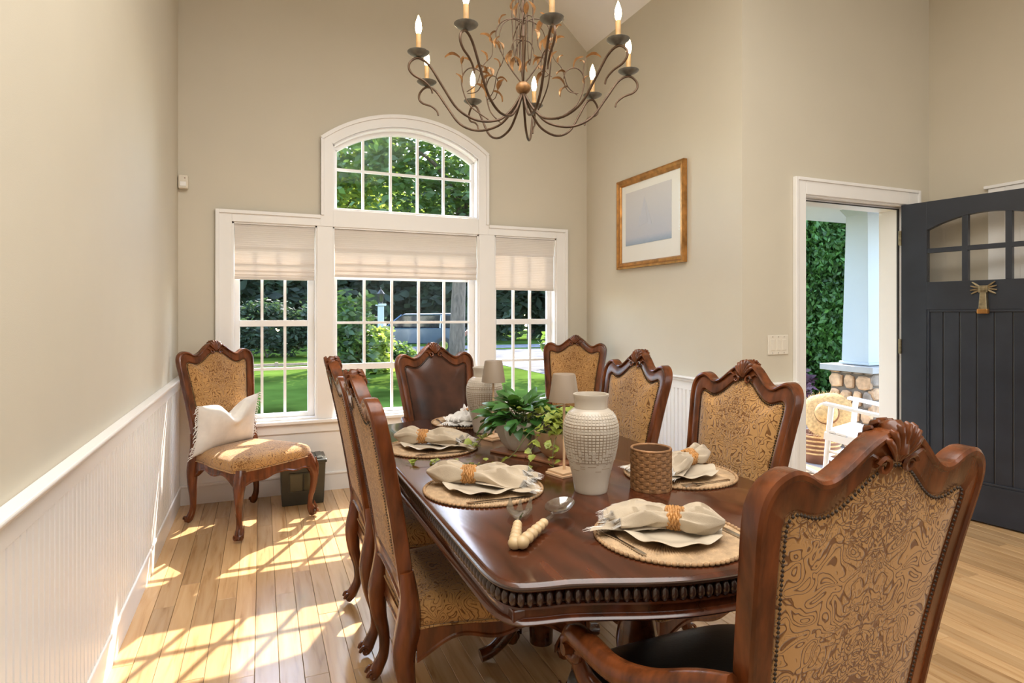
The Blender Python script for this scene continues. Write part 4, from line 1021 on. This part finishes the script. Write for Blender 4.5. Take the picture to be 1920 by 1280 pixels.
ivy_run([(-.02, .05, .02), (-.13, .16, .04), (-.19, .22, .0), (-.23, .24, -.06), (-.25, .25, -.086)], 22, .026)
ivy_run([(-.03, .04, .03), (-.11, .10, .075), (-.17, .14, .07), (-.20, .16, .04)], 14, .03)
ivy_run([(-.02, -.05, .02), (-.06, -.09, .0), (-.075, -.105, -.05), (-.08, -.12, -.085)], 12, .018)
# salad servers
def handle(t):
    z = 0; mb = MB()
    xs_ = [0, .021, .041, .060, .078, .095]
    for i, x_ in enumerate(xs_): mb.ball((x_, 0, .0125), .0125-.0007*i, 12, 8)
    mb.build('beaded_handle', 'birch', t, True, 80)
sf = empty('salad_fork', (.537, 1.277, TZ), radians(64), 'salad fork with beaded wood handle lying beside the spoon', 'salad fork', 'salad servers')
handle(sf); sf.scale = (1.3, 1.3, 1.2)
mb = MB(); mb.tube([(.10, 0, .012), (.135, 0, .010)], [.006, .004], 8)
L = []
for (x_, w) in ((.13, .005), (.145, .018), (.165, .026), (.175, .027)): L.append([(x_, -w, .010+w*w*12), (x_, 0, .008), (x_, w, .010+w*w*12), (x_, w, .013+w*w*12), (x_, 0, .011), (x_, -w, .013+w*w*12)])
mb.loops(L, cap0=True, cap1=True)
for k in (-1, 0, 1): mb.loops([[(.174, k*.019-.0075, .010+abs(k)*.006), (.174, k*.019+.0075, .010+abs(k)*.006), (.174, k*.019+.0075, .0135+abs(k)*.006), (.174, k*.019-.0075, .0135+abs(k)*.006)], [(.222, k*.022-.0015, .02+abs(k)*.004), (.222, k*.022+.0015, .02+abs(k)*.004), (.222, k*.022+.0015, .022+abs(k)*.004), (.222, k*.022-.0015, .022+abs(k)*.004)]], cap0=True, cap1=True)
mb.build('fork_head', 'clear', sf, True, 40)
ss = empty('salad_spoon', (.552, 1.268, TZ), radians(42), 'salad spoon with beaded wood handle crossing the salad fork', 'salad spoon', 'salad servers')
handle(ss); ss.scale = (1.35, 1.35, 1.2); ss.rotation_euler = (0, radians(-2), radians(42)); ss.location.z = TZ+.003
mb = MB(); mb.tube([(.10, 0, .012), (.14, 0, .012)], [.006, .004], 8); L = []
for i in range(7):
    t_ = i/6.0*.98+.01; R = []
    for k in range(24):
        a = 2*pi*k/24; R.append((.178+.045*t_*cos(a), .027*t_*sin(a), .006+.014*t_**3))
    L.append(R)
L += [[(x_, y_, z_+.0025) for x_, y_, z_ in q] for q in L[::-1]]
mb.loops(L, cap0=True, cap1=True); mb.build('spoon_bowl', 'clear', ss, True, 60)
# ================================================================== PILLOW, BOX
pl = empty('pillow', (-.208, 4.285, .475), atan2(-.6, -.8)+radians(8), 'white lumbar pillow with fringed ends propped on the corner chair', 'pillow')
def pilpt(u, v, sd):
    th = .058*(max(0, 1-abs(u)**3.2))**.55*(max(0, 1-abs(v)**3.2))**.5
    x_ = u*.225*(1-.05*(1-abs(v)**2)+.03*abs(v)); z_ = v*.150*(1+.10*abs(u)**2)
    dent = max(0, v)**1.2*.105*math.exp(-((u+.10)/.30)**2); z_ -= dent
    y_ = sd*th*(1+.25*math.exp(-((u+.1)/.4)**2)*max(0, v))+.012*sin(3*u+2*v)*.6
    return np.array([x_, y_, z_])
mb = MB(); nu, nv = 28, 20
for sd in (1, -1):
    L = [[tuple(pilpt(-1+2*j/nu, -1+2*i/nv, sd)) for j in range(nu+1)] for i in range(nv+1)]
    if sd < 0: L = [q[::-1] for q in L]
    mb.loops(L, closed=False)
lean = Matrix.Rotation(radians(-16), 3, 'X') @ Matrix.Rotation(radians(4), 3, 'Y')
mb.v = [tuple(lean @ Vector(p)+Vector((.02, .03, .128))) for p in mb.v]
mb.build('cushion_cover', 'linen_white', pl, True, 180)
mb = MB(); r2 = random.Random(4)
for s in (-1, 1):
    for k in range(30):
        v = -1+2*k/29; p = lean @ Vector(pilpt(s, v, 1))+Vector((.02, .03, .128))
        e = p+Vector((s*r2.uniform(.018, .034), r2.uniform(-.012, .012), -r2.uniform(.012, .034)))
        mb.tube([tuple(p), tuple((p+e)/2+Vector((s*.006, 0, .003))), tuple(e)], [.003, .0025, .0012], 5)
o = mb.build('tassel_fringe', 'linen_white', pl, True); o['kind'] = 'stuff'
t = empty('storage_box', (.263, 4.455, 0), 0, 'dark lidded plastic file box on the floor under the window', 'storage box')
mb = MB()
mb.loops([[(-.135, -.105, 0), (.135, -.105, 0), (.135, .105, 0), (-.135, .105, 0)], [(-.147, -.118, .285), (.147, -.118, .285), (.147, .118, .285), (-.147, .118, .285)]], cap0=True, cap1=True)
mb.build('body', 'darkplastic', t, False, bevel=.006)
B(-.155, .155, -.127, .127, .280, .305).build('lid', 'darkplastic', t, False, bevel=.006)
for k in range(5): B(-.13+.055*k, -.09+.055*k, -.10, .10, .304, .314).build('lid_rib', 'darkplastic', t, False, bevel=.003)
for (x0, x1) in ((-.085, -.005), (.005, .085)): B(x0, x1, -.121, -.108, .10, .215).build('window_panel', 'darkpanel', t, False, bevel=.002)
for (x0, x1, z0, z1) in ((-.092, .092, .215, .222), (-.092, .092, .093, .10), (-.092, -.085, .1, .215), (.085, .092, .1, .215)): B(x0, x1, -.123, -.105, z0, z1).build('panel_rib', 'darkplastic', t, False)
# ================================================================== OUTSIDE
GZ = -.40
gr = B(-30, 40, YB+.155, 60, GZ-.1, GZ).build('lawn', 'grass', None, False); tag(gr, kind='structure')
dv = B(4.6, 40, 28.2, 31, GZ-.05, GZ+.012).build('street_strip', 'asphalt', None, False); tag(dv, kind='structure')
po = B(XR+.17, 6.4, YF+.17, 5.0, -.5, -.12).build('porch_floor', 'porch', None, False); tag(po, kind='structure')
dq = B(7.4, 30, 13.2, 27, GZ-.05, GZ+.011).build('gravel_drive', 'gravel', None, False); tag(dq, kind='structure')
dr = B(6.4, 30, 2.0, 13.2, GZ-.05, GZ+.02).build('driveway', 'asphalt', None, False); tag(dr, kind='structure')
pc = B(XR+.17, 8.0, YF+.17, 5.3, 2.42, 2.6).build('porch_ceiling', 'white', None, False); tag(pc, kind='structure')  # porch ceiling, carried out past the porch floor to block sky light
# porch column on its stone pier
t = empty('porch_column', (5.757+.155, 4.323+.155, .77), 0, 'pale tapered square porch column standing on a stone pier', 'column')
MB().loops([[(-.155, -.155, 0), (.155, -.155, 0), (.155, .155, 0), (-.155, .155, 0)], [(-.125, -.125, 1.60), (.125, -.125, 1.60), (.125, .125, 1.60), (-.125, .125, 1.60)]], cap0=True, cap1=True).build('shaft', 'column', t, False, bevel=.006)
B(-.175, .175, -.175, .175, 0, .03).build('base_moulding', 'column', t, False, bevel=.008)
MB().loops([[(-.125, -.125, 1.57), (.125, -.125, 1.57), (.125, .125, 1.57), (-.125, .125, 1.57)], [(-.17, -.17, 1.65), (.17, -.17, 1.65), (.17, .17, 1.65), (-.17, .17, 1.65)]], cap0=True, cap1=True).build('capital', 'column', t, False, bevel=.004)
t = empty('stone_pier', (5.70, 4.25, -.12), 0, 'fieldstone pier with slate cap under the porch column', 'pier')
B(0.02, .48, .02, .48, 0, .80).build('mortar_core', 'mortar', t, False)
B(-.06, .56, -.06, .56, .82, .885).build('slate_cap', 'slate', t, False, bevel=.006)
rs = random.Random(11)
def stones(fn):
    zz = 0
    while zz < .80:
        h = rs.uniform(.11, .19); h = min(h, .82-zz); u = 0
        while u < .5:
            w = rs.uniform(.10, .21)
            if .5-u-w < .07: w = .5-u
            n = 9; P = []
            for k in range(n):
                a = 2*pi*k/n; q = max(abs(cos(a)), abs(sin(a)))**.75
                P.append((u+w/2+(w/2-.006)*cos(a)/q*rs.uniform(.9, 1.0), zz+h/2+(h/2-.006)*sin(a)/q*rs.uniform(.9, 1.0)))
            cu, cz = u+w/2, zz+h/2; dd = rs.uniform(.015, .035)
            mb = MB(); mb.loops([[fn(a, b, -.02) for a, b in P], [fn(a, b, dd*.6) for a, b in P], [fn(cu+(a-cu)*.8, cz+(b-cz)*.8, dd) for a, b in P]], cap0=True, cap1=True)
            mb.build('stone', 'stone' if rs.random() < .62 else 'stone2', t, False)
            u += w
        zz += h
stones(lambda u, z, d: (-d+.02, .5-u, z)); stones(lambda u, z, d: (u, .02-d, z))
# rocking chair
rc = empty('rocking_chair', (4.57, 3.46, -.09), atan2(.3, .95), 'white painted rocking chair on the porch outside the door', 'rocking chair')
rc.rotation_euler = (radians(7), 0, atan2(.3, .95))
for s in (-1, 1):
    MB().tube(cr([(s*.25, -.48, .055), (s*.25, -.2, .018), (s*.25, .1, .016), (s*.25, .42, .06)], 6), .017, 6).build('rocker', 'white', rc, True)
    MB().tube([(s*.25, .22, .03), (s*.25, .24, .62)], [.02, .022], 8).build('front_leg', 'white', rc, True)
    MB().tube([(s*.23, -.20, .03), (s*.23, -.24, .45), (s*.23, -.42, 1.12)], [.02, .022, .018], 8).build('back_post', 'white', rc, True)
    B(s*.25-.035, s*.25+.035, -.30, .30, .615, .64).build('arm_rest', 'white', rc, False, bevel=.006)
    MB().tube([(s*.25, .23, .25), (s*.23, -.2, .24)], .012, 6).build('side_stretcher', 'white', rc, True)
MB().tube([(-.25, .23, .20), (.25, .23, .20)], .012, 6).build('front_stretcher', 'white', rc, True)
for k in range(6): B(-.27, .27, -.24+k*.083, -.165+k*.083, .405-.008*(5-k)*.4, .425-.008*(5-k)*.4).build('seat_slat', 'white', rc, False, bevel=.004)
for s in (-1, 1): B(s*.25-.02, s*.25+.02, -.24, .26, .34, .40).build('seat_rail', 'white', rc, False)
for k in range(5):
    x_ = -.16+.08*k; MB().tube([(x_, -.235, .47), (x_, -.40, 1.06)], .016, 6, sq=.5).build('back_slat', 'white', rc, True)
MB().tube([(-.25, -.415, 1.10), (.25, -.415, 1.10)], .03, 8).build('top_rail', 'white', rc, True)
# striped planter and straw hat
t = empty('striped_basket', (4.97, 4.25, -.12), 0, 'striped woven basket planter behind the rocking chair', 'basket')
prof = [(.14, 0), (.165, .05), (.18, .12), (.185, .20), (.18, .28), (.165, .28), (.16, .22), (.001, .2)]
MB().lathe(prof, 28).build('body', 'brownband', t, True)
for z in (.10, .14, .18, .22, .26):
    r = float(np.interp(z, [p[1] for p in prof[:5]], [p[0] for p in prof[:5]])); MB().tube([((r+.004)*cos(2*pi*i/32), (r+.004)*sin(2*pi*i/32), z) for i in range(33)], .009, 6, caps=False).build('straw_coil', 'straw', t, True)
ht = empty('straw_hat', (4.86, 4.06, .375), 0, 'floppy frayed straw hat with brown band hanging by the rocking chair', 'hat')
ht.rotation_euler = (radians(68), radians(0), radians(-62))
MB().lathe([(.001, .115), (.05, .112), (.085, .09), (.098, .05), (.105, .01), (.16, -.004), (.215, -.02), (.217, -.024), (.16, -.010), (.10, .004), (.09, .05), (.001, .105)], 40, mod=lambda a, z: 1+(.05*sin(3*a)+.03*sin(5*a+1))*(1 if z < .0 else 0)).build('crown_and_brim', 'straw', ht, True, 60)
MB().lathe([(.106, .012), (.1035, .04), (.102, .04), (.104, .010)], 36).build('hat_band', 'brownband', ht, True)
mb = MB(); rh = random.Random(2)
for k in range(150):
    a = 2*pi*k/150; R = .212*(1+.05*sin(3*a)+.03*sin(5*a+1)); L_ = rh.uniform(.02, .045); b_ = a+rh.uniform(-.12, .12)
    mb.add([(R*cos(a-.012), R*sin(a-.012), -.022), (R*cos(a+.012), R*sin(a+.012), -.022), ((R+L_)*cos(b_), (R+L_)*sin(b_), -.024+rh.uniform(-.015, .015))], [(0, 1, 2)])
o = mb.build('frayed_edge', 'straw', ht, False); o['kind'] = 'stuff'
# foliage
def cloud(center, rad, n, size, seed, clumps=60, shell=.55, droop=0., flat=.35):
    rg = np.random.default_rng(seed)
    d = rg.normal(size=(clumps, 3)); d /= np.linalg.norm(d, axis=1)[:, None]
    c = d*(shell+(1-shell)*rg.random((clumps, 1)))
    k = rg.integers(0, clumps, n); p = c[k]+rg.normal(size=(n, 3))*.17
    p = p*np.array(rad)+np.array(center)
    a = rg.normal(size=(n, 3)); a[:, 2] = a[:, 2]*flat-droop; a /= np.linalg.norm(a, axis=1)[:, None]
    b = np.cross(a, rg.normal(size=(n, 3))); b /= np.linalg.norm(b, axis=1)[:, None]
    s = size*(.6+.8*rg.random((n, 1)))
    v = np.empty((n, 4, 3)); v[:, 0] = p-a*s*.5; v[:, 1] = p+b*s*.24; v[:, 2] = p+a*s*.5; v[:, 3] = p-b*s*.24
    return v.reshape(-1, 3)
def cloud_obj(name, vs, m, parent):
    n = len(vs)//4; me = bpy.data.meshes.new(name)
    me.vertices.add(n*4); me.vertices.foreach_set('co', vs.astype(np.float32).ravel())
    me.loops.add(n*4); me.loops.foreach_set('vertex_index', np.arange(n*4, dtype=np.int32))
    me.polygons.add(n); me.polygons.foreach_set('loop_start', np.arange(0, n*4, 4, dtype=np.int32))
    me.update(calc_edges=True); me.validate(); me.materials.append(M[m]); o = link(name, me, parent); o['kind'] = 'stuff'; return o
def tree(x, y, label, seed, trunk_h, trunk_r, cz, rad, n, size, m, clumps=60, shell=.5, lean=(0, 0), name='garden_tree', cat='tree', group=None, branches=5):
    t = empty(name, (x, y, GZ), 0, label, cat, group); rg = random.Random(seed)
    MB().tube(cr([(0, 0, -.1), (lean[0]*.3, lean[1]*.3, trunk_h*.4), (lean[0], lean[1], trunk_h)], 5), [trunk_r*1.25, trunk_r, trunk_r*.75], 10).build('trunk', 'trunk', t, True)
    for k in range(branches):
        a = rg.uniform(0, 6.28); h = trunk_h*rg.uniform(.65, 1); e = (lean[0]+cos(a)*rad[0]*.7, lean[1]+sin(a)*rad[1]*.7, cz+rg.uniform(-.3, .4)*rad[2])
        MB().tube(cr([(lean[0]*h/trunk_h, lean[1]*h/trunk_h, h), ((lean[0]+e[0])/2, (lean[1]+e[1])/2, (h+e[2])/2+.3), e], 4), [trunk_r*.45, trunk_r*.3, trunk_r*.12], 6).build('branch', 'trunk', t, True)
    cloud_obj('crown', cloud((lean[0], lean[1], cz), rad, n, size, seed, clumps, shell), m, t)
    return t
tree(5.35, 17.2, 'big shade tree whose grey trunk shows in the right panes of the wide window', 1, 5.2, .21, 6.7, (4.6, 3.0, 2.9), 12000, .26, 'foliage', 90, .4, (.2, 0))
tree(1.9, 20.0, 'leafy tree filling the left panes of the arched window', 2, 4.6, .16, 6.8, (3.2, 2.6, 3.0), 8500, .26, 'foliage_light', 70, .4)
gB = 'dark trees along the far edge of the lawn'
for i, (x, y, h, w, lab) in enumerate((
        (-7.5, 34, 8.5, 4.0, 'dark tree at the far left edge of the lawn, beyond the narrow left window'), (-2.2, 37, 10.5, 4.2, 'tall dark tree beyond the lawn behind the left window panes'),
        (2.9, 35, 9.0, 4.0, 'dark tree beyond the lawn between left and wide windows'), (7.6, 38, 11., 4.4, 'tall dark tree behind the lamp post'), (12.2, 36, 9.5, 4.2, 'dark tree behind the parked car'),
        (17.2, 38, 10.5, 4.6, 'dark tree beyond the car, in the right panes of the wide window'), (21.8, 35, 9.0, 4.2, 'dark tree seen through the narrow right window'), (26.5, 38, 11., 4.8, 'dark tree at the far right behind the narrow right window'))):
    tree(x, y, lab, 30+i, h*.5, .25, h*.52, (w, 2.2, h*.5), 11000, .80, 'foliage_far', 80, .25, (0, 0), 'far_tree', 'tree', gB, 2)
def bush(x, y, label, seed, rad, n, size, m, name='shrub', z=GZ, cz=None, flat=.35, droop=0., group=None, clumps=40, shell=.6):
    t = empty(name, (x, y, z), 0, label, 'shrub', group)
    for k in range(3):
        a = k*2.1; MB().tube([(0, 0, 0), (cos(a)*rad[0]*.4, sin(a)*rad[1]*.4, rad[2]*1.1)], [.03, .012], 6).build('stem', 'trunk', t, True)
    cloud_obj('foliage', cloud((0, 0, rad[2] if cz is None else cz), rad, n, size, seed, clumps, shell, droop, flat), m, t)
    return t
for i, (x, y, lab) in enumerate(((-5.5, 25.5, 'dark clipped hedge bush at the left end behind the lawn rail'), (-2.6, 25.2, 'second dark hedge bush behind the lawn rail'), (.2, 25.6, 'third dark hedge bush behind the lawn rail'), (2.6, 25.4, 'dark hedge bush nearest the lamp post'))):
    bush(x, y, lab, 60+i, (1.7, .8, 1.0), 5000, .22, 'foliage_far', 'hedge_bush', group='hedge behind the lawn')
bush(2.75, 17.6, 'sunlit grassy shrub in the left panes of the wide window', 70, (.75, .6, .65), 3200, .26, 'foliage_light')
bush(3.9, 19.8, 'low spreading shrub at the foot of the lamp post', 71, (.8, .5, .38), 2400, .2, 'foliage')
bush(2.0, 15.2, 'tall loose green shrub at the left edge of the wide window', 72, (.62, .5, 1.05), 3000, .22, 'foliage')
bush(9.2, 16.5, 'round bush beyond the narrow right window', 73, (1.1, .8, .8), 3000, .24, 'foliage')
bush(11.2, 19.0, 'yellowish bush farther out beyond the narrow right window', 74, (1.3, .8, 1.1), 3000, .24, 'foliage_light')
t = empty('lawn_rail', (-3.0, 21.0, GZ), 0, 'low wooden edging rail crossing the lawn outside the left window', 'rail')
B(-4, 6.2, -.04, .04, .02, .10).build('beam', 'fence', t, False)
for k in range(5): B(-3.8+2.4*k, -3.7+2.4*k, -.05, .05, 0, .14).build('stake', 'fence', t, False)
# lamp post
t = empty('lamp_post', (4.02, 22.15, GZ), 0, 'white garden lamp post with black lantern in front of the car', 'lamp post')
B(-.10, .10, -.10, .10, 0, 2.02).build('post', 'column', t, False, bevel=.01)
B(-.14, .14, -.14, .14, 0, .75).build('plinth', 'column', t, False, bevel=.01); B(-.17, .17, -.17, .17, 2.0, 2.08).build('cap', 'column', t, False, bevel=.01)
lt = MB().lathe([(.05, 2.08), (.05, 2.12), (.09, 2.14), (.13, 2.42), (.15, 2.44), (.06, 2.56), (.02, 2.60), (.02, 2.66), (.001, 2.67)], 6).build('lantern', 'black', t, False)
MB().lathe([(.094, 2.15), (.132, 2.41)], 6).build('lantern_glass', 'clear', lt, False)
# parked car
car = empty('parked_car', (6.2, 26.4, GZ), radians(158), 'blue grey pickup-like car with sun glinting on its windshield, parked beyond the lawn', 'car')
def side(P, y0, y1, nm, m, bev=.03): return MB().prism(P, lambda a, b: (a, y0, b), lambda a, b: (a, y1, b)).build(nm, m, car, False, bevel=bev)
side([(-2.3, .42), (2.25, .42), (2.35, .62), (2.3, .95), (2.1, 1.05), (1.0, 1.12), (-2.25, 1.10), (-2.38, .85)], -.92, .92, 'body', 'carpaint', .05)
side([(-2.2, 1.10), (1.05, 1.12), (.35, 1.66), (-1.95, 1.68)], -.80, .80, 'cabin', 'cardark', .05)
side([(-1.95, 1.66), (.36, 1.64), (.25, 1.72), (-1.8, 1.74)], -.78, .78, 'roof', 'carpaint', .03)
for a, b in (((1.05, 1.11), (.35, 1.66)), ((-.35, 1.10), (-.40, 1.67)), ((-1.3, 1.10), (-1.35, 1.67)), ((-2.2, 1.10), (-1.95, 1.67))):
    for y in (-.80, .80): MB().tube([(a[0], y, a[1]), (b[0], y*.985, b[1])], .05, 6).build('pillar', 'carpaint', car, True)
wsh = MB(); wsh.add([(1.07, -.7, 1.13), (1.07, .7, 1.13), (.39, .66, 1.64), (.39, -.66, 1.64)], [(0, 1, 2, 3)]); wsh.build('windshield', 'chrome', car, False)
for x_ in (-1.45, 1.45):
    for y in (-.86, .86):
        w_ = MB(); w_.tube([(x_, y-.11, .36), (x_, y+.11, .36)], .36, 20); wo = w_.build('wheel', 'rubber', car, True, 40)
        MB().tube([(x_, y-.12, .36), (x_, y+.12, .36)], .21, 14).build('hub_cap', 'chrome', wo, True, 40)
for y in (-.68, .68):
    B(2.28, 2.36, y-.18, y+.18, .72, .90).build('headlight', 'chrome', car, False, bevel=.02); B(-2.40, -2.30, y-.14, y+.14, .75, .95).build('tail_light', 'brownband', car, False, bevel=.02)
B(2.3, 2.37, -.45, .45, .62, .86).build('grille', 'black', car, False, bevel=.02); B(2.25, 2.42, -.9, .9, .42, .58).build('bumper', 'chrome', car, False, bevel=.03)
# hedge beyond the porch
gH = 'evergreens beyond the porch'
for i, (x, y, h, lab) in enumerate(((9.4, 9.5, 5.4, 'dense evergreen seen at the left side of the open doorway'), (10.9, 8.7, 5.2, 'dense evergreen seen behind the porch column'))):
    bush(x, y, lab, 80+i, (1.15, 1.0, h*.52), 95000, .105, 'hedge', 'evergreen_hedge', GZ, h*.52, .2, .9, gH, 260, .66)
bush(9.0, 8.6, 'dark burgundy shrub at the foot of the evergreen hedge', 90, (.55, .5, .42), 2200, .14, 'purple')
o = B(7.2, 12, 8.1, 12, GZ-.02, GZ+.05).build('mulch_bed', 'mulch', None, False); tag(o, kind='structure')
